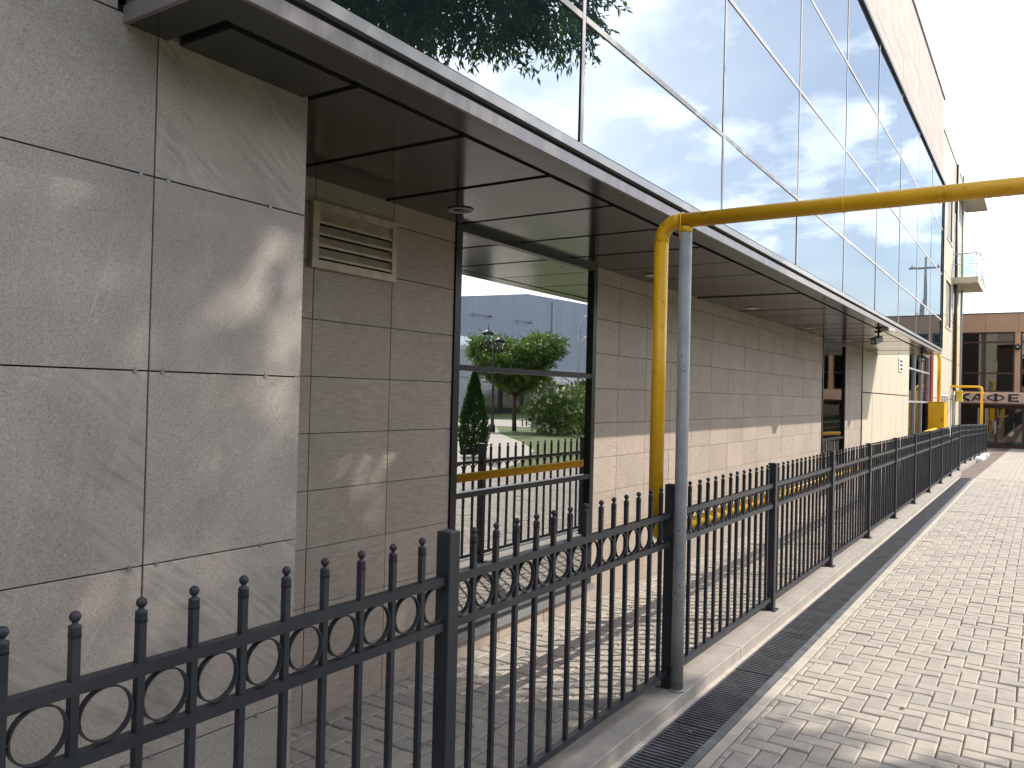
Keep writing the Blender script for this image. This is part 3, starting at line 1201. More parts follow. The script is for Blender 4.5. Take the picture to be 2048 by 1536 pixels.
# white low door and windows
m = MB()
for y in (32.56, 33.40, 34.30, 35.13):
    m.box(XW - 0.08, XW - 0.01, y, y + 0.07, -0.3, 2.07)
m.box(XW - 0.08, XW - 0.012, 32.63, 35.13, 1.98, 2.07)
m.box(XW - 0.08, XW - 0.012, 32.63, 35.13, 0.55, 0.63)
dr = cpart('door_frame', m, WHITEP)
for a, b in ((32.63, 33.40), (33.47, 34.30), (34.37, 35.13)):
    part('pane', MB().box(XW - 0.05, XW - 0.042, a, b, 0.63, 1.98), GREYWIN, dr)
    part('lower_panel', MB().box(XW - 0.055, XW - 0.04, a, b, -0.28, 0.55), WHITEP, dr)
# wall vent of three slots
m = MB().box(XW + 0.003, XW + 0.03, 22.28, 22.90, 2.47, 2.82)
cv = cpart('wall_vent', m, WHITEP)
for k in range(3):
    part('slot', MB().box(XW + 0.0302, XW + 0.034, 22.40, 22.80, 2.51 + k * 0.10, 2.565 + k * 0.10), DARK, cv)
# balcony
m = MB().box(XW + 0.003, -2.19, 36.0, 39.2, 6.43, 6.67)
bal = cpart('balcony', m, CREAM)
part('soffit', MB().box(XW + 0.05, -2.25, 36.06, 39.1, 6.420, 6.4285), LIGHTPL, bal)
m = MB()
m.tube([(XW + 0.01, 36.05, 7.58), (-2.25, 36.05, 7.60), (-2.17, 36.12, 7.60), (-2.17, 39.1, 7.60)], 0.024, 8)
m.tube([(XW + 0.01, 36.05, 7.18), (-2.22, 36.05, 7.18)], 0.014, 8)
part('handrail', m, CHROME, bal)
for x, y in ((-2.26, 36.05), (-2.9, 36.05), (-2.16, 36.9), (-2.16, 38.0), (-2.16, 39.05)):
    m = MB().tube([(x, y, 6.55), (x + (0.05 if y > 36.1 else 0), y - (0.05 if y < 36.1 else 0), 6.72), (x, y, 6.80), (x, y, 7.58)], 0.016, 8)
    part('baluster', m, CHROME, bal)
for z0, z1 in ((6.78, 7.13), (7.22, 7.54)):
    part('glass_panel', MB().box(-2.86, -2.30, 36.045, 36.053, z0, z1), GLASS_LT, bal)
    part('glass_panel', MB().box(-2.168, -2.160, 36.95, 37.95, z0, z1), GLASS_LT, bal)
    part('glass_panel', MB().box(-2.168, -2.160, 38.05, 39.0, z0, z1), GLASS_LT, bal)
m = MB().box(XW + 0.003, -2.19, 37.0, 41.3, 10.28, 10.36)
m.box(XW + 0.05, -2.24, 37.05, 41.2, 10.27, 10.279)
cpart('roof_canopy', m, LIGHTPL)
# downpipes
m = MB().tube([(XW + 0.09, 36.35, gz(36) + 0.05), (XW + 0.09, 36.35, 11.2)], 0.055, 10)
cpart('downpipe', m, BLACKPL)
m = MB().tube([(XW + 0.10, 36.15, gz(36) + 0.05), (XW + 0.10, 36.15, 2.2)], 0.04, 10)
cpart('downpipe', m, PIPEG)
m = MB().tube([(XW + 0.16, 38.2, gz(38)), (XW + 0.16, 38.2, 11.2)], 0.045, 10)
cpart('downpipe', m, PIPEG)

# ------------------------------------------------------------------ cafe across the end of the street
cf = thing('cafe_building', 'low brown cafe with glazed front closing the end of the street', 'building', loc=(-1.0, Y_CAFE, -DROP))
FO = Vector((-1.0, Y_CAFE, -DROP))


def fpart(name, mb, mat, parent=None):
    o = link(name, mb.mesh(name, mat), parent or cf)
    if parent is None:
        o.location = -FO
    return o


YC = Y_CAFE
ZB = -DROP
m = MB()
m.box(-12, 5.9, YC + 0.25, YC + 9, 5.27, 6.15)
m.box(-12, -7.2, YC + 0.25, YC + 9, ZB, 5.269)
m.box(-7.2, 5.9, YC + 2.6, YC + 2.8, ZB, 5.269)
m.box(-7.2, 5.9, YC + 0.3, YC + 2.6, 2.02, 2.10)
fpart('rear_wall', m, ROOM)
fx = [-12.0, -9.5, -7.1, -4.8, -2.45, -1.07, 1.2, 3.5, 5.9]
fas = fpart('fascia', MB().box(-12, 5.9, YC + 0.05, YC + 0.25, 5.265, 6.18), JOINT)
for a, b in zip(fx[:-1], fx[1:]):
    part('fascia_panel', MB().box(a + 0.006, b - 0.006, YC, YC + 0.049, 5.268, 6.18), CAFEB, fas)
part('coping', MB().box(-12, 5.9, YC - 0.03, YC + 0.3, 6.181, 6.215), CAFEF, fas)
piers = [-7.2, -3.6, -1.095, 1.2, 3.5, 5.78]
for x in piers:
    fpart('pier', MB().box(x - 0.115, x + 0.115, YC + 0.02, YC + 0.25, 2.34, 5.263), CAFEP)
for a, b in zip(piers[:-1], piers[1:]):
    a2, b2 = a + 0.117, b - 0.117
    mid = -2.484 if abs(a + 3.6) < 0.01 else (a + b) / 2
    m = MB()
    m.box(a2, a2 + 0.07, YC + 0.08, YC + 0.16, 2.345, 5.262)
    m.box(b2 - 0.07, b2, YC + 0.08, YC + 0.16, 2.345, 5.262)
    m.box(mid - 0.06, mid + 0.06, YC + 0.07, YC + 0.16, 2.345, 5.262)
    for z, h in ((2.345, 0.06), (3.215, 0.075), (4.735, 0.085), (5.19, 0.072)):
        m.box(a2 + 0.0705, mid - 0.0605, YC + 0.085, YC + 0.155, z, z + h)
        m.box(mid + 0.0605, b2 - 0.0705, YC + 0.085, YC + 0.155, z, z + h)
    wi = fpart('window', m, CAFEF)
    for p, q in ((a2 + 0.07, mid - 0.06), (mid + 0.06, b2 - 0.07)):
        for c, d in ((2.405, 3.215), (3.29, 4.735), (4.82, 5.19)):
            part('pane', MB().box(p, q, YC + 0.115, YC + 0.122, c, d), GLASS_DK, wi)
    # gathered curtains inside
    for p, q in ((a2 + 0.06, a2 + 0.55), (mid + 0.05, mid + 0.5)):
        mm = MB()
        n = 14
        for k in range(n):
            u0, u1 = p + (q - p) * k / n, p + (q - p) * (k + 1) / n
            w0, w1_ = 0.03 * math.sin(k * 1.9), 0.03 * math.sin((k + 1) * 1.9)
            mm.quad((u0, YC + 0.38 + w0, 2.4), (u1, YC + 0.38 + w1_, 2.4), (u1, YC + 0.38 + w1_, 5.15), (u0, YC + 0.38 + w0, 5.15))
        part('curtain', mm, CURTAIN, wi)
# sign band and lettering
sb = fpart('sign_band', MB().box(-7.2, 5.9, YC - 0.10, YC + 0.06, 1.79, 2.335), SIGNB)


def letter(x, wid, bars, oval, grow, y, mat, name):
    """sign letter cut from flat bars; bars in a unit box, each a hair proud of the last"""
    h = 0.36
    m = MB()
    d = 0.0
    for (x0, z0, x1, z1, t) in bars:
        p, q = Vector((x0 * wid, 0, z0 * h)), Vector((x1 * wid, 0, z1 * h))
        u = (q - p).normalized()
        n = Vector((-u.z, 0, u.x)) * (t * 0.62 + grow)
        p, q = p - u * grow, q + u * grow
        f, k = Vector((0, -d, 0)), Vector((0, 0.012, 0))
        c = [p - n + f, q - n + f, q + n + f, p + n + f]
        m.add(c + [v + k for v in c], [(0, 1, 2, 3), (7, 6, 5, 4), (0, 4, 5, 1), (1, 5, 6, 2), (2, 6, 7, 3), (3, 7, 4, 0)])
        d += 0.0012
    if oval:
        cx, cz, ra, rb, t = oval
        N = 32
        vs, fs = [], []
        for k in range(N):
            a = 2 * math.pi * k / N
            for w, yy in ((grow, -d), (-t - grow, -d), (-t - grow, 0.012), (grow, 0.012)):
                tx = 1.7 if w < 0 else 1.0
                vs.append((cx * wid + (ra * wid + (w * tx if w < 0 else w)) * math.cos(a), yy, cz * h + (rb * h + w * (0.8 if w < 0 else 1)) * math.sin(a)))
        for k in range(N):
            o, q = k * 4, ((k + 1) % N) * 4
            for t_ in range(4):
                fs.append((o + t_, q + t_, q + (t_ + 1) % 4, o + (t_ + 1) % 4))
        m.add(vs, fs)
    ob = part(name, m, mat, sb)
    ob.location = (x, y, 1.885)


LET = [
    (-3.50, 0.46, [(0.1, 0, 0.1, 1, 0.10), (0.16, 0.5, 0.92, 1.0, 0.075), (0.16, 0.55, 0.95, 0.0, 0.085)], None),
    (-3.02, 0.60, [(0.08, 0, 0.47, 1, 0.06), (0.92, 0, 0.52, 1, 0.11), (0.28, 0.30, 0.72, 0.30, 0.05)], None),
    (-2.33, 0.74, [(0.5, -0.06, 0.5, 1.06, 0.11)], (0.5, 0.5, 0.49, 0.43, 0.055)),
    (-1.44, 0.46, [(0.13, 0, 0.13, 1, 0.11), (0.2, 0.93, 0.95, 0.93, 0.055), (0.2, 0.5, 0.85, 0.5, 0.05), (0.2, 0.07, 0.97, 0.07, 0.055)], None),
]
for x, wid, bars, oval in LET:
    letter(x, wid, bars, oval, 0.018, YC - 0.118, SIGNW, 'letter_outline')
    letter(x, wid, bars, oval, 0.0, YC - 0.136, SIGND, 'letter')
m = MB().box(-7.2, 5.9, YC - 0.85, YC + 0.05, 1.70, 1.785)
fpart('entrance_canopy', m, CAFEF)
# glazed ground floor
m = MB()
gx = [-3.5, -1.95, -0.81, 0.35, 1.5, 2.7, 3.9, 5.1]
for x in gx:
    m.box(x - 0.06, x + 0.06, YC + 0.10, YC + 0.18, ZB, 1.695)
for a, b in zip(gx[:-1], gx[1:]):
    m.box(a + 0.0605, b - 0.0605, YC + 0.105, YC + 0.175, ZB, ZB + 0.11)
    m.box(a + 0.0605, b - 0.0605, YC + 0.105, YC + 0.175, 1.53, 1.69)
gf = fpart('ground_floor_glazing', m, CAFEF)
for a, b in zip(gx[:-1], gx[1:]):
    part('pane', MB().box(a + 0.06, b - 0.06, YC + 0.13, YC + 0.137, ZB + 0.11, 1.53), GLASS_DK, gf)
m = MB().box(-2.0, -1.94, YC + 0.05, YC + 0.09, 0.3, 0.9)
part('door_handle', m, CHROME, gf)
fpart('end_wall', MB().box(5.905, 6.05, YC + 0.02, YC + 9, ZB, 6.18), CAFEB)
fpart('side_wall', MB().box(-7.2, -3.57, YC + 0.05, YC + 0.25, ZB, 1.695), CAFEF)

lamp = thing('wall_lamp', 'round dark wall lamp on the tan cafe pier', 'lamp', loc=(-1.1, YC - 0.06, 4.52))
m = MB().lathe([(0.10, -0.04), (0.14, -0.02), (0.14, 0.03), (0.09, 0.06)], n=16)
o = part('lamp_body', m, BLACKPL, lamp)
o.rotation_euler = (rad(90), 0, 0)
m = MB().lathe([(0.05, 0.0), (0.05, 0.02)], n=12)
o = part('lamp_lens', m, LIGHTPL, lamp)
o.rotation_euler = (rad(90), 0, 0)
o.location = (0, -0.06, 0)

# ------------------------------------------------------------------ iron fences
PITCH = 2.02


def fence_meshes():
    g = {}
    m = MB().cbox(-0.030, 0.030, -0.030, 0.030, 0.0, 1.118, 0.003)
    g['post'] = m.mesh('post', FENCE)
    g['base_plate'] = MB().box(-0.05, 0.05, -0.055, 0.055, 0.0005, 0.007).mesh('base_plate', FENCE)
    s = PITCH / 14
    L = PITCH - 0.0602
    g['rail'] = MB().box(-0.0145, 0.0145, 0.0301, 0.0301 + L, 0, 0.030).mesh('rail', FENCE)
    g['picket'] = MB().cbox(-0.0100, 0.0100, -0.0100, 0.0100, 0.098, 1.062, 0.0016).mesh('picket', FENCE)
    prof = [(0.0118, 1.056), (0.0120, 1.064), (0.0130, 1.074), (0.0138, 1.0795), (0.0132, 1.0815), (0.0085, 1.083), (0.0065, 1.0865)]
    for k in range(9):
        a = -1.1 + (math.pi / 2 + 1.1) * k / 8
        prof.append((max(0.0004, 0.0124 * math.cos(a)), 1.1005 + 0.0124 * math.sin(a)))
    m = MB().lathe(prof, n=16)
    for i, (x, y, z) in enumerate(m.v):
        if z < 1.0815:
            r = math.hypot(x, y)
            c = max(abs(x), abs(y)) / r
            t = min(1.0, max(0.0, (z - 1.058) / 0.022))
            q = (1 - t) * 0.0103 / c + t * r
            m.v[i] = (x / r * q, y / r * q, z)
    g['finial'] = m.mesh('finial', FENCE)
    R0, R1, hw, n = 0.0615, 0.0575, 0.008, 36
    vs, fs = [], []
    for k in range(n):
        a = 2 * math.pi * k / n
        for r, x in ((R0, -hw), (R0, hw), (R1, hw), (R1, -hw)):
            vs.append((x, r * math.cos(a), r * math.sin(a)))
    for k in range(n):
        o = k * 4
        q = ((k + 1) % n) * 4
        for t in range(4):
            fs.append((o + t, o + (t + 1) % 4, q + (t + 1) % 4, q + t))
    m = MB().add(vs, fs, False)
    for (y, z) in ((R0, 0), (-R0, 0), (0, R0), (0, -R0)):      # weld beads
        for x in (-0.006, 0.005):
            b = 0.0042
            q = [(x + b, y, z), (x - b, y, z), (x, y + b, z), (x, y - b, z), (x, y, z + b), (x, y, z - b)]
            m.add(q, [(0, 2, 4), (2, 1, 4), (1, 3, 4), (3, 0, 4), (2, 0, 5), (1, 2, 5), (3, 1, 5), (0, 3, 5)], True)
    g['ring'] = m.mesh('ring', FENCE)
    return g


FM = fence_meshes()


def fence(name, label, x, y0, bays, base, grow):
    t = thing(name, label, 'fence', loc=(x, y0, base))
    s = PITCH / 14
    for b in range(bays + 1):
        yb = b * PITCH
        z = grow(y0 + yb)
        link('post', FM['post'], t, (0, yb, z), (random.gauss(0, 0.0015), random.gauss(0, 0.0015), 0))
        link('base_plate', FM['base_plate'], t, (0, yb, z))
        if b == bays:
            break
        dz = grow(y0 + yb + PITCH) - z
        tilt = math.atan2(dz, PITCH)
        for h in (0.072, 0.778, 0.935):
            link('rail', FM['rail'], t, (0, yb, z + h), (tilt, 0, 0))
        for k in range(14):
            yk = yb + s * (k + 0.5)
            link('ring', FM['ring'], t, (0, yk, z + dz * (k + 0.5) / 14 + 0.872), (0, 0, random.gauss(0, 0.03)))
            if k:
                yk = yb + s * k + random.gauss(0, 0.0008)
                p = link('picket', FM['picket'], t, (0, yk, z + dz * k / 14), (random.gauss(0, 0.002), random.gauss(0, 0.002), random.gauss(0, 0.02)))
                link('finial', FM['finial'], p)
    return t


fence('iron_fence', 'black iron fence with ball-tipped pickets and rings on the near kerb', -1.722, 0.222 - PITCH, 12, 0.072, lambda y: 0.0)
fence('iron_fence', 'far black iron fence length set back beyond the end of the drain', -1.87, 22.55, 7, 0.072, gz)

# ------------------------------------------------------------------ gas pipe and its support
RP = 0.040
gp = thing('gas_pipe', 'yellow gas pipe bending down from overhead and running behind the fence', 'pipe', loc=(-1.80, 4.22, 0.9))
GO = Vector((-1.80, 4.22, 0.9))


def gpart(name, mb, mat=None):
    o = link(name, mb.mesh(name, mat or GAS), gp)
    o.location = -GO
    return o


def arc(c, u, v, r, n=10):
    c, u, v = Vector(c), Vector(u), Vector(v)
    return [c + u * (r * math.cos(math.pi / 2 * k / n)) + v * (r * math.sin(math.pi / 2 * k / n)) for k in range(n + 1)]


ZH, PX, PY, PZ = 2.648, -1.80, 4.22, 0.90
re = 0.105
gpart('overhead_run', MB().tube([(PX + re + 0.001, PY, ZH), (0.0, PY, ZH + 0.002), (2.6, PY, ZH), (7.5, PY, ZH)], RP, 24))
gpart('upper_elbow', MB().tube(arc((PX + re, PY, ZH - re), (-1, 0, 0), (0, 0, 1), re), RP * 1.015, 24))
gpart('down_run', MB().tube([(PX, PY, PZ + re), (PX, PY, ZH - re)], RP, 24))
gpart('lower_elbow', MB().tube(arc((PX, PY + re, PZ + re), (0, -1, 0), (0, 0, -1), re), RP * 1.015, 24))
gpart('long_run', MB().tube([(PX, PY + re, PZ), (PX, 10, PZ), (PX, 20.5, PZ), (PX - 0.25, 21.0, PZ), (PX - 0.25, 24.0, PZ), (-2.7, 24.6, PZ), (-2.8, 28.38, PZ)], RP, 20))


def weld(p, d, r=RP):
    p, d = Vector(p), Vector(d).normalized()
    gpart('weld_seam', MB().tube([p - d * 0.004, p - d * 0.002, p + d * 0.002, p + d * 0.004], [r * 1.0, r * 1.07, r * 1.07, r * 1.0], 24))


weld((PX + re, PY, ZH), (1, 0, 0))
weld((PX, PY, ZH - re), (0, 0, 1))
weld((PX, PY, PZ + re), (0, 0, 1))
weld((PX, PY + re, PZ), (0, 1, 0))
weld((-0.84, PY, ZH), (1, 0, 0))
weld((-0.42, PY, ZH), (1, 0, 0))
weld((PX, 8.4, PZ), (0, 1, 0))
# saddle bar on the support
m = MB()
pts = [(-1.675, PY + (RP + 0.004) * math.cos(a), ZH + (RP + 0.004) * math.sin(a)) for a in [rad(200 - 20 * k) for k in range(10)]]
pts = [(-1.675, PY - RP - 0.006, ZH - 0.11)] + [(-1.675, PY - (RP + 0.004) * math.cos(a), ZH + (RP + 0.004) * math.sin(a)) for a in [rad(-10 + 20 * k) for k in range(11)]] + [(-1.675, PY + RP + 0.006, ZH - 0.06)]
m.tube(pts, 0.0045, 8)
gpart('saddle_strap', m)
# out-of-frame support of the overhead run
gs = thing('steel_post', 'grey steel post carrying the overhead gas pipe past the pavement', 'post', loc=(5.6, 4.22, 0))
part('shaft', MB().tube([(0, 0, -0.02), (0, 0, ZH - RP + 0.004)], 0.034, 20), POLE, gs)
part('foot', MB().lathe([(0.09, -0.02), (0.09, 0.02)], n=20), KERB, gs)

sp = thing('steel_post', 'grey chipped steel post holding up the yellow pipe by the fence', 'post', loc=(-1.655, 4.225, 0.072))
part('shaft', MB().tube([(0, 0, 0.001), (0.0, 0, 1.2), (-0.004, -0.003, ZH - RP - 0.072 + 0.006)], 0.0345, 28), POLE, sp)
part('top_cap', MB().lathe([(0.0352, ZH - RP - 0.072 - 0.028), (0.0352, ZH - RP - 0.072 + 0.003), (0.028, ZH - RP - 0.072 + 0.006)], cx=-0.004, cy_=-0.003, n=28), GAS, sp)
part('weld_foot', MB().lathe([(0.042, 0.0005), (0.040, 0.006), (0.035, 0.012)], n=28), POLE, sp)

# gas cabinet with riser, far
gc = thing('gas_cabinet', 'large yellow metal gas cabinet at the wall beyond the fence', 'cabinet', loc=(-2.8, 28.8, 0))
m = MB().cbox(-3.035 + 2.8, -2.58 + 2.8, -0.4, 0.45, 0.72, 1.73, 0.008)
part('cabinet_body', m, GAS, gc)
part('cabinet_lid', MB().cbox(-0.25, 0.235, -0.415, 0.465, 1.731, 1.75, 0.004), GAS, gc)
for x in (-0.2, 0.18):
    for y in (-0.35, 0.4):
        part('leg', MB().box(x - 0.02, x + 0.02, y - 0.02, y + 0.02, gz(28.8), 0.7195), GAS, gc)
part('door_handle', MB().box(0.15, 0.17, -0.425, -0.402, 1.15, 1.27), BLACKPL, gc)
gr = thing('gas_riser', 'yellow vertical gas riser standing on the far yellow cabinet', 'pipe', loc=(-2.78, 28.8, 1.75))
part('pipe', MB().tube([(0, 0, 0.001), (0, 0, 1.40)] + [tuple(p) for p in arc((-0.12, 0, 1.40), (1, 0, 0), (0, 0, 1), 0.12, 6)] + [(-0.28, 0, 1.52)], 0.05, 16), GAS, gr)

gn = thing('gas_pipe', 'thin yellow gas pipe making a tall gateway shape before the cafe', 'pipe', loc=(-2.0, 36.0, gz(36)))
zg = 2.38 - gz(36)
m = MB().tube([(0, 0, 0.0), (0, 0, zg - 0.12)] + [tuple(p) for p in arc((-0.12, 0, zg - 0.12), (1, 0, 0), (0, 0, 1), 0.12, 6)] + [(-1.05, 0, zg), (-1.10, 0.04, zg), (-1.12, 0.3, zg)], 0.045, 14)
part('pipe', m, GAS, gn)
m = MB().tube([(-0.95, 0.25, zg - 0.22), (0.1, 0.25, zg - 0.24), (0.2, 0.25, zg - 0.28)], 0.018, 10)
part('thin_pipe', m, GAS, gn)
part('thin_riser', MB().tube([(-0.93, 0.6, zg - 0.6), (-0.93, 0.6, 6.4)], 0.02, 10), GAS, gn)
gm = thing('gas_meter_box', 'small pale yellow gas meter box on the wall corner before the cafe', 'box', loc=(-2.8, 36.45, 1.8))
part('box_body', MB().cbox(-0.11, 0.11, -0.12, 0.12, 0, 0.44, 0.01), simple('meter_yellow', (0.62, 0.50, 0.08), 0.45), gm)
part('bracket', MB().box(-0.25, -0.111, -0.02, 0.02, 0.15, 0.25), BLACKPL, gm)

# ------------------------------------------------------------------ soffit downlights
names = ['round downlight in the dark soffit just past the louvred vent', 'second round soffit downlight, above the stone wall right of the tall window',
         'third round soffit downlight along the dark canopy, counting from the vent', 'fourth round soffit downlight, just before the far narrow window',
         'fifth round soffit downlight, above the far narrow window', 'last round soffit downlight, near the cream panel wall']
dl0 = None
for k, y in enumerate((3.70, 6.46, 9.26, 12.02, 14.78, 17.35)):
    t = thing('downlight', names[k], 'downlight', 'round downlights along the soffit', (-2.82, y, ZS))
    prof = [(0.052, -0.0005), (0.075, -0.002), (0.078, -0.006), (0.072, -0.010), (0.056, -0.010), (0.050, -0.004)]
    part('trim_ring', MB().lathe(prof, n=24), LIGHTPL if k else PIPEG, t)
    part('lens', MB().lathe([(0.049, -0.006), (0.049, -0.0035)], n=20), WHITEP if k else BLACKPL, t)


# ------------------------------------------------------------------ security cameras
def cctv(label, loc, rz, plate):
    t = thing('security_camera', label, 'camera', 'cameras hung under the canopy edge', loc)
    t.rotation_euler = (0, 0, rz)
    part('mount', MB().lathe([(0.045, -0.022), (0.045, -0.0005)], n=16), BLACKPL, t)
    part('stem', MB().tube([(0, 0, -0.02), (0, 0, -0.10), (0.01, -0.02, -0.13)], 0.015, 10), BLACKPL, t)
    part('knuckle', MB().tube([(-0.05, 0, -0.055), (0.05, 0, -0.055)], 0.017, 10), BLACKPL, t)
    m = MB().cbox(-0.04, 0.04, -0.16, 0.07, -0.045, 0.035, 0.008)
    b = part('camera_body', m, BLACKPL, t)
    b.location = (0.01, -0.03, -0.165)
    b.rotation_euler = (rad(14), 0, 0)
    part('sun_hood', MB().box(-0.047, 0.047, -0.20, 0.05, 0.0355, 0.040), BLACKPL, b)
    part('lens', MB().tube([(0, -0.161, 0), (0, -0.170, 0)], 0.025, 14), MIRROR, b)
    if plate:
        part('junction_box', MB().cbox(0.03, 0.15, -0.02, 0.20, -0.05, -0.001, 0.004), LIGHTPL, t)
    return t


cctv('black security camera beside a pale junction box under the canopy edge', (-1.955, 12.3, ZS), rad(-14), True)
cctv('small black security camera under the far end of the canopy', (-1.98, 17.4, ZS), rad(10), False)

# rough white blocks left along the fence foot before the cafe
y = 29.55
for k in range(6):
    L = random.uniform(0.55, 0.8)
    bm = bmesh.new()
    bmesh.ops.create_cube(bm, size=1.0)
    bmesh.ops.subdivide_edges(bm, edges=bm.edges[:], cuts=2, use_grid_fill=True)
    for v in bm.verts:
        v.co = Vector((v.co.x * 0.17, v.co.y * L, (v.co.z + 0.5) * random.uniform(0.10, 0.14))) + Vector((random.gauss(0, 0.008), random.gauss(0, 0.012), 0))
    me = bpy.data.meshes.new('limestone_block')
    bm.to_mesh(me)
    bm.free()
    me.materials.append(WHITEP)
    o = link('limestone_block', me, None, (-1.725, y + L / 2, gz(y + L / 2) + 0.004), (0, 0, random.gauss(0, 0.05)))
    tag(o, ['first rough white stone block, against the end of the far kerb', 'second rough white stone block along the far fence foot, counting from the kerb', 'third rough white stone block along the far fence foot, counting from the kerb', 'fourth rough white stone block along the far fence foot, counting from the kerb', 'fifth rough white stone block along the far fence foot, next to last before the cafe', 'last rough white stone block along the far fence foot, closest to the cafe'][k], 'stone block', 'white stone blocks before the cafe')
    y += L + random.uniform(0.05, 0.18)

# ------------------------------------------------------------------ torn film on the fence, litter
t = thing('plastic_strip', 'scrap of white plastic film snagged on the far fence tips', 'litter', loc=(-1.705, 19.9, 1.10))
m = MB()
n = 7
for k in range(n):
    a, b = k / n, (k + 1) / n
    m.quad((0.012 * math.sin(k * 2.1), a * 0.5 - 0.25, 0.06 + 0.03 * math.sin(k * 1.3)), (0.012 * math.sin((k + 1) * 2.1), b * 0.5 - 0.25, 0.06 + 0.03 * math.sin((k + 1) * 1.3)),
           (0.012 * math.sin((k + 1) * 2.1) + 0.01, b * 0.5 - 0.25, 0.085 + 0.03 * math.sin((k + 1) * 1.3)), (0.012 * math.sin(k * 2.1) + 0.01, a * 0.5 - 0.25, 0.085 + 0.03 * math.sin(k * 1.3)))
part('band', m, PLAST, t)
m = MB()
for k in range(4):
    m.quad((0.015, -0.03 + k * 0.006, 0.06 - k * 0.05), (0.02, 0.03 - k * 0.004, 0.06 - k * 0.05), (0.018, 0.024 - k * 0.004, 0.01 - k * 0.05), (0.016, -0.024 + k * 0.006, 0.01 - k * 0.05))
part('tail', m, PLAST, t)

tw = MB().tube([(0, 0, 0.004), (0.02, 0.05, 0.010), (0.055, 0.10, 0.012), (0.10, 0.135, 0.008), (0.15, 0.15, 0.005)], [0.003, 0.0035, 0.003, 0.0025, 0.001], 6)
tag(link('twig', tw.mesh('twig', TWIGM), None, (-2.42, 2.98, 0.0), (0, 0, 0.4)), 'pale curved twig lying on the blocks behind the fence', 'twig')

m = MB()
for k in range(260):
    y = random.uniform(1.5, 14)
    x = XW + 0.006 + abs(random.gauss(0, 0.03)) if k % 3 else random.uniform(-3.0, -1.9)
    r = random.uniform(0.002, 0.006)
    a = random.uniform(0, 6)
    vs = [(x + r * math.cos(a + t * 2.1), y + r * 1.3 * math.sin(a + t * 2.1), 0.0005) for t in range(3)] + [(x, y, 0.001 + r)]
    m.add(vs, [(0, 1, 3), (1, 2, 3), (2, 0, 3)])
tag(link('gravel', m.mesh('gravel', KERB)), 'loose grit along the foot of the stone wall', None, None, 'stuff')

for k, (x, y, lb) in enumerate([(-2.25, 3.35, 'dry brown leaf on the shaded blocks behind the fence'), (-0.62, 4.9, 'dry brown leaf on the sunny pavement'),
                               (-1.45, 3.9, 'dry brown leaf caught on the drain grate'), (-2.70, 5.9, 'dry brown leaf by the wall past the tall window')]):
    r = 0.018
    m = MB()
    m.add([(0, -r, 0.004), (r * 0.6, 0, 0.010), (0, r * 1.2, 0.003), (-r * 0.6, 0, 0.009), (0, 0, 0.002)], [(0, 1, 4), (1, 2, 4), (2, 3, 4), (3, 0, 4)])
    tag(link('fallen_leaf', m.mesh('fallen_leaf', DRYLEAF), None, (x, y, 0.003), (0, 0, k * 1.9)), lb, 'leaf', 'dry leaves fallen on the paving')

# ------------------------------------------------------------------ foliage
def leaf_mesh(name, centres, dirs, length, width, mat, fold=0.25):
    """rhombic leaves: centres Nx3 (leaf foot), dirs Nx3"""
    N = len(centres)
    d = dirs / np.linalg.norm(dirs, axis=1, keepdims=True)
    a = rng.normal(size=(N, 3))
    s = np.cross(d, a)
    s /= np.linalg.norm(s, axis=1, keepdims=True) + 1e-9
    nrm = np.cross(s, d)
    L = (length * rng.uniform(0.7, 1.2, N))[:, None]
    W = (width * rng.uniform(0.8, 1.2, N))[:, None] / 2
    V = np.empty((N, 4, 3))
    V[:, 0] = centres
    V[:, 1] = centres + d * L * 0.42 + s * W + nrm * W * fold
    V[:, 2] = centres + d * L - nrm * L * 0.08
    V[:, 3] = centres + d * L * 0.42 - s * W + nrm * W * fold
    me = bpy.data.meshes.new(name)
    me.vertices.add(N * 4)
    me.vertices.foreach_set('co', V.reshape(-1).astype(np.float32))
    base = (np.arange(N) * 4)[:, None]
    tri = np.concatenate([base + np.array([0, 1, 2]), base + np.array([0, 2, 3])], axis=1).reshape(-1)
    me.loops.add(N * 6)
    me.loops.foreach_set('vertex_index', tri.astype(np.int32))
    me.polygons.add(N * 2)
    me.polygons.foreach_set('loop_start', (np.arange(N * 2) * 3).astype(np.int32))
    me.polygons.foreach_set('loop_total', np.full(N * 2, 3, np.int32))
    me.materials.append(mat)
    me.update(calc_edges=True)
    me.validate()
    return me


def twig_leaves(blobs, per, droop=0.5, spread=0.16):
    """leaf feet and directions for sprays of leaves scattered through ellipsoids (cx,cy,cz,rx,ry,rz,n sprays)"""
    C, D = [], []
    for (cx, cy_, cz, rx, ry, rz, n) in blobs:
        u = rng.normal(size=(n, 3))
        u /= np.linalg.norm(u, axis=1, keepdims=True)
        r = rng.uniform(0.25, 1.0, n) ** 0.45
        wob = 1 + 0.22 * np.sin(u[:, 0] * 5 + cx * 3) * np.cos(u[:, 1] * 4 + cy_) + 0.15 * np.sin(u[:, 2] * 7 + cz)
        p = u * (r * wob)[:, None] * np.array([rx, ry, rz]) + np.array([cx, cy_, cz])
        ax = u * np.array([1, 1, 0.5]) + rng.normal(size=(n, 3)) * 0.45
        ax[:, 2] -= droop
        ax /= np.linalg.norm(ax, axis=1, keepdims=True)
        t = np.linspace(0, 1, per)[None, :, None]
        feet = p[:, None, :] + ax[:, None, :] * (t * spread * 2)
        dr = ax[:, None, :] * 0.7 + rng.normal(size=(n, per, 3)) * 0.55
        dr[:, :, 2] -= droop * 0.5
        C.append(feet.reshape(-1, 3))
        D.append(dr.reshape(-1, 3))
    return np.concatenate(C), np.concatenate(D)


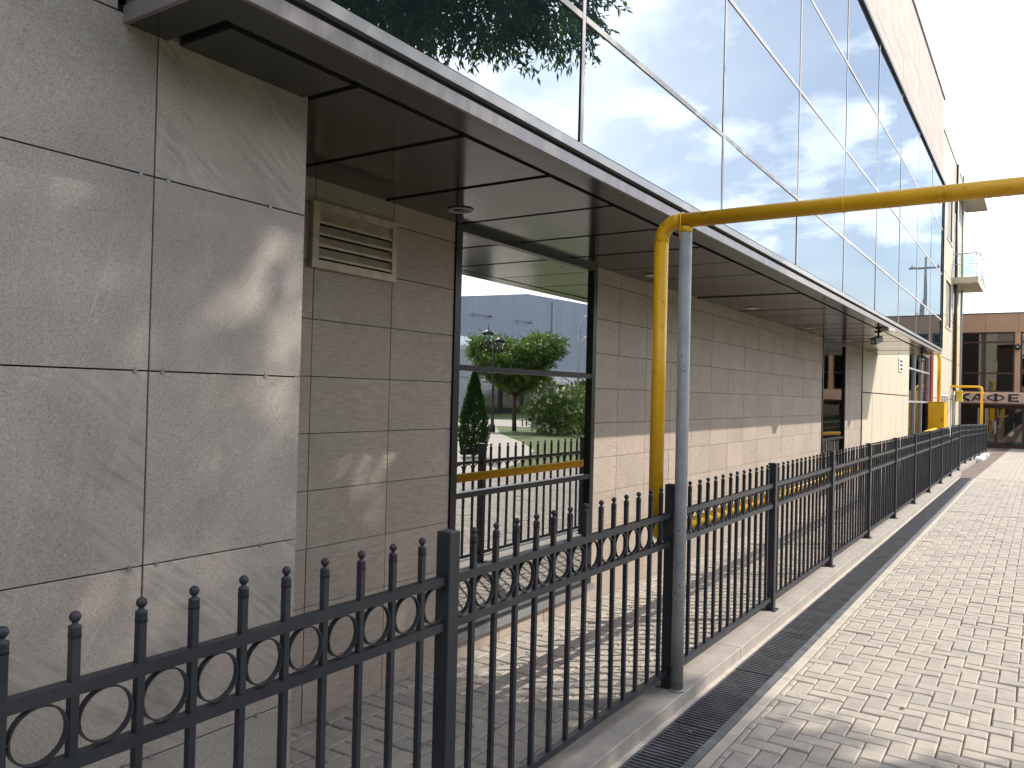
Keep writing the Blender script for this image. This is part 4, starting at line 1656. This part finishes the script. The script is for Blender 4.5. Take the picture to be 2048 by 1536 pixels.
# the big street tree whose shade falls over the near end; seen in the facade glass
bt = thing('street_tree', 'broad leafy street tree mirrored in the upper glass near the canopy end', 'tree', loc=(6.2, 4.2, 0))
TO = Vector((6.2, 4.2, 0))
m = MB()
m.tube([(6.2, 4.2, -0.05), (6.15, 4.25, 0.6), (6.05, 4.35, 2.2), (5.8, 4.6, 4.2), (5.5, 4.8, 5.6)], [0.30, 0.23, 0.19, 0.17, 0.15], 14)
limbs = [
    [(5.6, 4.75, 5.0), (4.4, 5.8, 6.2), (3.2, 7.0, 6.75), (2.5, 8.3, 7.0), (2.0, 9.6, 7.2)],
    [(5.5, 4.8, 5.5), (5.3, 6.3, 6.9), (5.2, 8.0, 7.6)],
    [(5.8, 4.6, 4.4), (6.9, 5.8, 6.2), (7.4, 7.6, 7.6)],
    [(5.5, 4.8, 5.6), (4.2, 4.6, 6.9), (3.2, 5.2, 7.6)],
    [(5.5, 4.8, 5.6), (5.2, 4.2, 7.2), (4.4, 3.0, 8.2)],
    [(5.5, 4.8, 5.6), (5.4, 5.0, 7.5), (5.2, 5.4, 9.6)],
    [(5.8, 4.6, 4.6), (7.0, 4.0, 6.6), (7.4, 3.4, 8.2)],
    [(3.2, 7.0, 6.75), (2.6, 7.2, 6.6), (2.0, 7.5, 6.3)],
    [(2.5, 8.3, 7.0), (2.4, 8.9, 6.7), (2.2, 9.4, 6.4)],
    [(4.4, 5.8, 6.2), (3.2, 6.0, 6.6), (2.3, 6.6, 6.6)],
]
trunk = link('trunk', m.mesh('trunk', BARK), bt)
trunk.location = -TO
for lb in limbs:
    n = len(lb)
    mm = MB().tube(lb, [0.10 - 0.085 * k / (n - 1) for k in range(n)], 8)
    o = part('limb', mm, BARK, trunk)
blobs = [
    (2.35, 7.9, 6.9, 0.95, 1.35, 0.80, 900), (1.85, 9.1, 7.0, 0.55, 0.95, 0.60, 380), (3.6, 7.9, 7.3, 1.1, 1.3, 0.9, 800),
    (5.1, 8.55, 7.5, 1.3, 1.5, 0.9, 1100), (6.9, 8.35, 7.7, 1.4, 1.5, 1.0, 1100), (3.1, 6.6, 7.4, 1.3, 1.4, 0.95, 400),
    (5.2, 6.6, 8.3, 1.7, 1.6, 1.1, 1200), (7.4, 6.4, 8.2, 1.5, 1.6, 1.1, 900), (4.0, 4.3, 8.0, 1.5, 1.5, 1.0, 700),
    (6.4, 3.9, 8.5, 1.6, 1.5, 1.0, 850), (5.3, 6.2, 9.6, 1.8, 1.9, 0.9, 850), (2.7, 4.9, 7.6, 1.0, 1.3, 0.8, 250), (8.4, 6.9, 8.0, 1.0, 1.5, 0.9, 650),
    (3.0, 3.0, 7.8, 1.0, 1.2, 0.8, 500),
]
C, D = twig_leaves(blobs, 11, 0.55, 0.17)
cr_ = link('crown', leaf_mesh('crown', C, D, 0.125, 0.036, LEAF), bt)
cr_.location = -TO


# ------------------------------------------------------------------ the park side (mirrored in the windows)
def sheet(name, poly, dz, mat):
    """flat ground piece following the level; polygon in x,y"""
    m = MB()
    bm = bmesh.new()
    vs = [bm.verts.new((x, y, 0)) for x, y in poly]
    bm.faces.new(vs)
    for yy_ in (Y_BREAK, Y_CAFE):
        bmesh.ops.bisect_plane(bm, geom=bm.verts[:] + bm.edges[:] + bm.faces[:], plane_co=(0, yy_, 0), plane_no=(0, 1, 0))
    for v in bm.verts:
        v.co.z = gz(v.co.y) + dz
    bmesh.ops.triangulate(bm, faces=bm.faces[:])
    me = bpy.data.meshes.new(name)
    bm.to_mesh(me)
    bm.free()
    me.materials.append(mat)
    return tag(link(name, me), kind='structure')


sheet('lawn', [(3.14, -8), (60, -8), (60, 110), (3.14, 110)], -0.004, GRASS)
mb = MB()
y = -8.0
while y < Y_CAFE - 1:
    mb.cbox(3.005, 3.135, y + 0.002, y + 0.998, gz(y + 1) - 0.05, gz(y + 0.5) + 0.05, 0.006)
    y += 1.0
structure('park_kerb', mb, KERB)
path = [(3.14, 12.5), (4.2, 16.0), (6.4, 20.4), (9.6, 24.6), (14.0, 29.8), (19.5, 37.5), (21.5, 40), (25, 35.8), (21.2, 33.0), (16.8, 27.2), (12.2, 22.2), (8.2, 17.6), (5.8, 13.2), (4.9, 9.6), (3.14, 9.0)]
sheet('path', path, 0.004, PATHM)
th = [2 * math.pi * k / 28 for k in range(28)]
sheet('plaza', [(27 + 8 * math.cos(a), 44 + 8 * math.sin(a)) for a in th], 0.008, PATHM)


def small_tree(name, label, x, y, h, r, n, leafmat, trunk_h=1.4, length=0.22, width=0.12, group=None, squash=0.9):
    t = thing(name, label, 'tree', group, (x, y, gz(y)))
    m = MB().tube([(0, 0, -0.05), (0.03, 0.02, trunk_h * 0.6), (0.0, 0.0, trunk_h + 0.3), (0.05, 0.05, h * 0.75)], [0.12, 0.10, 0.085, 0.03], 8)
    tr = part('trunk', m, BARK, t)
    for k in range(5):
        a = k * 1.26 + x
        part('limb', MB().tube([(0, 0, trunk_h), (0.4 * r * math.cos(a), 0.4 * r * math.sin(a), trunk_h + 0.25 * (h - trunk_h)), (0.75 * r * math.cos(a), 0.75 * r * math.sin(a), trunk_h + 0.5 * (h - trunk_h))], [0.06, 0.045, 0.015], 6), BARK, tr)
    bl = []
    zc = (h + trunk_h) / 2
    hz = (h - trunk_h) / 2
    for k in range(9):
        a = k * 2.4
        rr = 0.55 * r if k else 0
        q = 0.36 + 0.22 * abs(math.sin(k * 3.1 + x))
        bl.append((rr * math.cos(a) * (0.8 + 0.5 * abs(math.sin(k * 2.3 + y))), rr * math.sin(a) * (0.8 + 0.5 * abs(math.sin(k * 1.1 + y))), zc + hz * 0.55 * math.sin(k * 1.7) * squash, r * q, r * q, hz * q * 0.9, n // 9))
    C, D = twig_leaves(bl, 7, 0.4, 0.2)
    link('crown', leaf_mesh('crown', C, D, length, width, leafmat), t)
    return t


small_tree('park_tree', 'round leafy tree mirrored in the tall window below the grey hall', 16.0, 34.0, 5.2, 2.1, 4200, LEAF2, 1.7, 0.15, 0.085)
for k, (x, y, h, r, lb) in enumerate([
        (31, 72, 3.6, 1.8, 'park tree standing before the far end of the grey hall'),
        (26, 66, 3.0, 1.4, 'small park tree beside the far lawn edge'),
        (36, 45, 3.4, 1.7, 'park tree beyond the round plaza')]):
    small_tree('park_tree', lb, x, y, h, r, 600, LEAF2, 1.2, 0.34, 0.2)
for k, (x, y, h, r, lb) in enumerate([  # unseen trees added to keep the cafe reflections dark
        (-8, -19, 8.5, 3.6, 'added unseen tree behind the viewer to one side of the street'), (1.2, -21, 9.0, 3.8, 'added unseen tree behind the viewer at the street end'),
        (9, -18, 8.0, 3.4, 'added unseen tree behind the viewer on the park side'), (17, -14, 8.5, 3.6, 'added unseen tree behind the viewer deep in the park')]):
    small_tree('park_tree', lb, x, y, h, r, 900, LEAF2, 2.2, 0.42, 0.26)

for k, (x, y, h, r, lb) in enumerate([  # unseen trees added to hold sky light off the granite
        (11.5, -9, 7.5, 3.0, 'added sky-blocking tree on the lawn behind the viewer, nearest the gas pipe end'), (12.5, -2, 7.8, 3.0, 'added sky-blocking tree on the lawn beside the street tree'),
        (13.5, 5, 7.6, 2.9, 'added sky-blocking tree on the lawn past the street tree')]):
    small_tree('park_tree', lb, x, y, h, r, 900, LEAF2, 1.8, 0.40, 0.24)

# thuja
def thuja(label, x, y, h, r):
    t = thing('thuja', label, 'shrub', None, (x, y, gz(y)))
    part('stem', MB().tube([(0, 0, -0.05), (0, 0, h * 0.8)], [0.05, 0.015], 7), BARK, t)
    n = 6000
    z = rng.uniform(0.04, 1, n) ** 1.2 * h
    prof = np.clip(np.where(z / h < 0.25, 0.75 + z / h, 1.0 - ((z / h - 0.25) / 0.75) ** 1.5), 0.03, 1) * r
    a = rng.uniform(0, 2 * math.pi, n)
    q = rng.uniform(0.6, 1.0, n) * prof
    C = np.stack([q * np.cos(a), q * np.sin(a), z], 1)
    D = np.stack([np.cos(a) * 0.5, np.sin(a) * 0.5, np.full(n, 1.0)], 1) + rng.normal(size=(n, 3)) * 0.3
    link('crown', leaf_mesh('crown', C, D, 0.10, 0.04, LEAF3), t)


thuja('dark cone-shaped thuja mirrored low in the tall window', 6.1, 16.9, 2.2, 0.40)
thuja('dark thuja on the lawn well past the first one', 5.0, 29.0, 2.0, 0.45)


def bush(label, x, y, h, r, flowers):
    t = thing('bush', label, 'shrub', None, (x, y, gz(y)))
    bl = [(0.4 * r * math.cos(k * 2), 0.4 * r * math.sin(k * 2), h * 0.5, r * 0.7, r * 0.7, h * 0.5, 420) for k in range(4)]
    C, D = twig_leaves(bl, 7, 0.1, 0.15)
    link('foliage', leaf_mesh('foliage', C, D, 0.10, 0.05, LEAF2), t)
    for k in range(5):
        part('stem', MB().tube([(0, 0, -0.03), (0.3 * r * math.cos(k * 1.3), 0.3 * r * math.sin(k * 1.3), h * 0.6)], 0.015, 5), BARK, t)
    if flowers:
        bl = [(0.4 * r * math.cos(k * 2), 0.4 * r * math.sin(k * 2), h * 0.5, r * 0.75, r * 0.75, h * 0.53, 30) for k in range(4)]
        C, D = twig_leaves(bl, 4, -0.2, 0.05)
        link('blossom', leaf_mesh('blossom', C, D, 0.13, 0.13, PETAL), t)


bush('tall white-flowered bush mirrored at the side of the tall window', 12.6, 32.4, 2.2, 1.25, True)
bush('second white-flowered bush behind the first along the path', 12.9, 35.6, 2.1, 1.3, True)
bush('green bush beside the path bend', 21.5, 47.0, 1.8, 1.4, False)
bush('low green bush at the far lawn', 17.5, 47.5, 1.3, 1.2, False)


# twin-lantern lamp post, street lamp
def lantern(parent, x, y, z, s=1.7):
    part('lantern_frame', MB().lathe([(0.03 * s, z), (0.10 * s, z + 0.03), (0.11 * s, z + 0.05)], cx=x, cy_=y, n=8), BLACKPL, parent)
    part('lantern_glass', MB().lathe([(0.09 * s, z + 0.051), (0.15 * s, z + 0.50)], cx=x, cy_=y, n=8), LAMPG, parent)
    part('lantern_cap', MB().lathe([(0.18 * s, z + 0.501), (0.13 * s, z + 0.60), (0.05 * s, z + 0.68), (0.015 * s, z + 0.74), (0.008 * s, z + 0.95)], cx=x, cy_=y, n=8), BLACKPL, parent)


lp = thing('lamp_post', 'black lamp post with two lanterns mirrored in the tall window', 'lamp post', loc=(15.0, 30.6, gz(30.6)))
part('post', MB().lathe([(0.14, -0.02), (0.14, 0.3), (0.08, 0.4), (0.055, 1.2), (0.05, 3.9), (0.03, 4.2)], n=12), BLACKPL, lp)
part('arm', MB().tube([(0, -0.48, 3.98), (0, -0.2, 3.86), (0, 0.0, 4.0), (0, 0.2, 3.80), (0, 0.48, 3.70)], 0.022, 8), BLACKPL, lp)
lantern(lp, 0, -0.48, 4.0)
lantern(lp, 0, 0.48, 3.72)
sl_ = thing('street_lamp', 'tall grey street lamp with curved arms mirrored in the tall window', 'lamp post', loc=(15.5, 39.6, gz(39.6)))
part('post', MB().tube([(0, 0, -0.02), (0, 0, 5.4)], [0.09, 0.055], 12), PIPEG, sl_)
for s_, h_ in ((1, 6.4), (1, 5.2)):
    part('arm', MB().tube([(0, 0, h_ - 1.3), (0, 0.08, h_ - 0.7), (0, 0.35, h_ - 0.2), (0, 0.8, h_)], 0.03, 8), PIPEG, sl_)
    part('lamp_head', MB().cbox(-0.12, 0.12, 0.75, 1.25, h_ - 0.03, h_ + 0.09, 0.03), WHITEP, sl_)

# grey hall across the park
hall = thing('grey_hall', 'long grey-blue clad hall mirrored in the tall window', 'building', loc=(40, 45, gz(60)))
HO = Vector((40, 45, gz(60)))
hz0 = gz(60)


def hpart(name, mb, mat):
    o = link(name, mb.mesh(name, mat), hall)
    o.location = -HO
    return o


hpart('wall', MB().box(40.05, 60, 28, 125, hz0 - 0.1, 8.0), JOINT)
y = 28.0
while y < 120:
    ym = y + 0.5
    z1 = 8.6 + (ym - 45) * 0.135 if ym < 73 else 12.35 + (ym - 73) * 0.02
    za, zb = (z1 - 0.067, z1 + 0.067) if ym < 73 else (z1, z1)
    m = MB()
    xs = (40.0, 41.0)
    vs = [(x, yy, z) for x in xs for yy, z in ((y + 0.010, 4.6), (y + 0.990, 4.6), (y + 0.990, zb), (y + 0.010, za))]
    m.add(vs, [(0, 3, 2, 1), (4, 5, 6, 7), (0, 4, 7, 3), (1, 2, 6, 5), (3, 7, 6, 2)])
    hpart('wall_panel', m, HALL)
    y += 1.0
hpart('plinth_band', MB().box(39.6, 40.045, 28, 125, 4.35, 4.58), HALLW)
y = 28.0
while y < 120:
    hpart('shop_window', MB().box(39.95, 40.04, y + 0.4, y + 3.6, hz0 + 0.5, 3.6), GLASS_DK)
    hpart('awning', MB().add([(38.4, y + 0.2, 3.1), (40.0, y + 0.2, 3.9), (40.0, y + 3.8, 3.9), (38.4, y + 3.8, 3.1), (38.4, y + 0.2, 2.8), (38.4, y + 3.8, 2.8)], [(0, 3, 2, 1), (4, 5, 3, 0)]), WHITEP)
    y += 4.0
for y0 in (63.0, 70.5):
    hpart('duct', MB().tube([(39.9, y0, 9.2), (39.6, y0, 9.3), (39.6, y0 + 2.6, 9.3), (39.9, y0 + 2.6, 9.2)], 0.09, 8), HALLW)
hpart('downpipe', MB().tube([(39.9, 78.0, 0), (39.9, 78.0, 12.0)], 0.10, 8), HALLW)
# lower glazed wing of the hall
hpart('wing', MB().box(36.5, 39.9, 50, 60, hz0 - 0.1, 6.6), HALLW)
for z in (3.0, 5.4):
    hpart('wing_window', MB().box(36.44, 36.495, 52.6, 59.4, z, z + 1.2), MIRROR)

# park bench and bin by the path, tiny in the window
be = thing('park_bench', 'wooden slatted bench beside the path, tiny in the window mirror', 'bench', loc=(20.2, 42.6, gz(42.6)))
for k in range(4):
    part('seat_slat', MB().box(-0.85, 0.85, -0.22 + k * 0.11, -0.13 + k * 0.11, 0.43, 0.46), TWIGM, be)
for k in range(3):
    part('back_slat', MB().box(-0.85, 0.85, 0.235 + k * 0.02, 0.262 + k * 0.02, 0.55 + k * 0.12, 0.64 + k * 0.12), TWIGM, be)
for x in (-0.7, 0.7):
    part('leg', MB().box(x - 0.03, x + 0.03, -0.20, -0.14, -0.02, 0.429), BLACKPL, be)
    part('leg', MB().box(x - 0.03, x + 0.03, 0.263, 0.31, -0.02, 0.92), BLACKPL, be)
bn = thing('litter_bin', 'dark green litter bin beside the park bench in the window mirror', 'bin', loc=(18.9, 42.0, gz(42)))
part('bucket', MB().lathe([(0.17, 0.12), (0.22, 0.66), (0.23, 0.68)], n=14), simple('bin_green', (0.02, 0.10, 0.06), 0.5), bn)
part('stand', MB().box(-0.03, 0.03, -0.28, -0.24, -0.02, 0.75), BLACKPL, bn)

# concrete A-frame pole beyond the cafe, mirrored at the end of the facade
ap = thing('utility_pole', 'concrete A-frame utility pole mirrored in the last facade panes', 'pole', loc=(3.2, 61.0, gz(61)))
part('shaft', MB().tube([(0, 0, -0.1), (0, 0, 12.0)], [0.17, 0.11], 10), CONC, ap)
part('strut', MB().tube([(1.6, 0.4, -0.1), (0.1, 0.05, 9.2)], [0.15, 0.10], 10), CONC, ap)
part('crossarm', MB().box(-0.9, 0.9, -0.06, 0.06, 11.2, 11.32), CONC, ap)
for x in (-0.8, 0.0, 0.8):
    part('insulator', MB().lathe([(0.03, 11.33), (0.05, 11.40), (0.03, 11.5)], cx=x, n=8), WHITEP, ap)

# unseen terrace added behind the viewer so the cafe panes mirror dark
bh = thing('added_terrace', 'added plain beige terrace behind the viewer, darkening the cafe panes', 'building', loc=(0, -30, 0))
BHO = Vector((0, -30, 0))
o = part('wall', MB().box(-22, 34, -8, 0, -0.05, 7.6), BEIGE, bh)
part('roof', MB().box(-22.4, 34.4, -8.3, 0.4, 7.601, 7.9), CAFEB, bh)
x = -20.5
while x < 33:
    for z in (1.0, 4.2):
        w = part('window', MB().box(x, x + 1.4, 0.003, 0.05, z, z + 1.7), WHITEP, bh)
        part('pane', MB().box(x + 0.08, x + 1.32, 0.0505, 0.06, z + 0.08, z + 1.62), GLASS_DK, w)
    x += 3.0
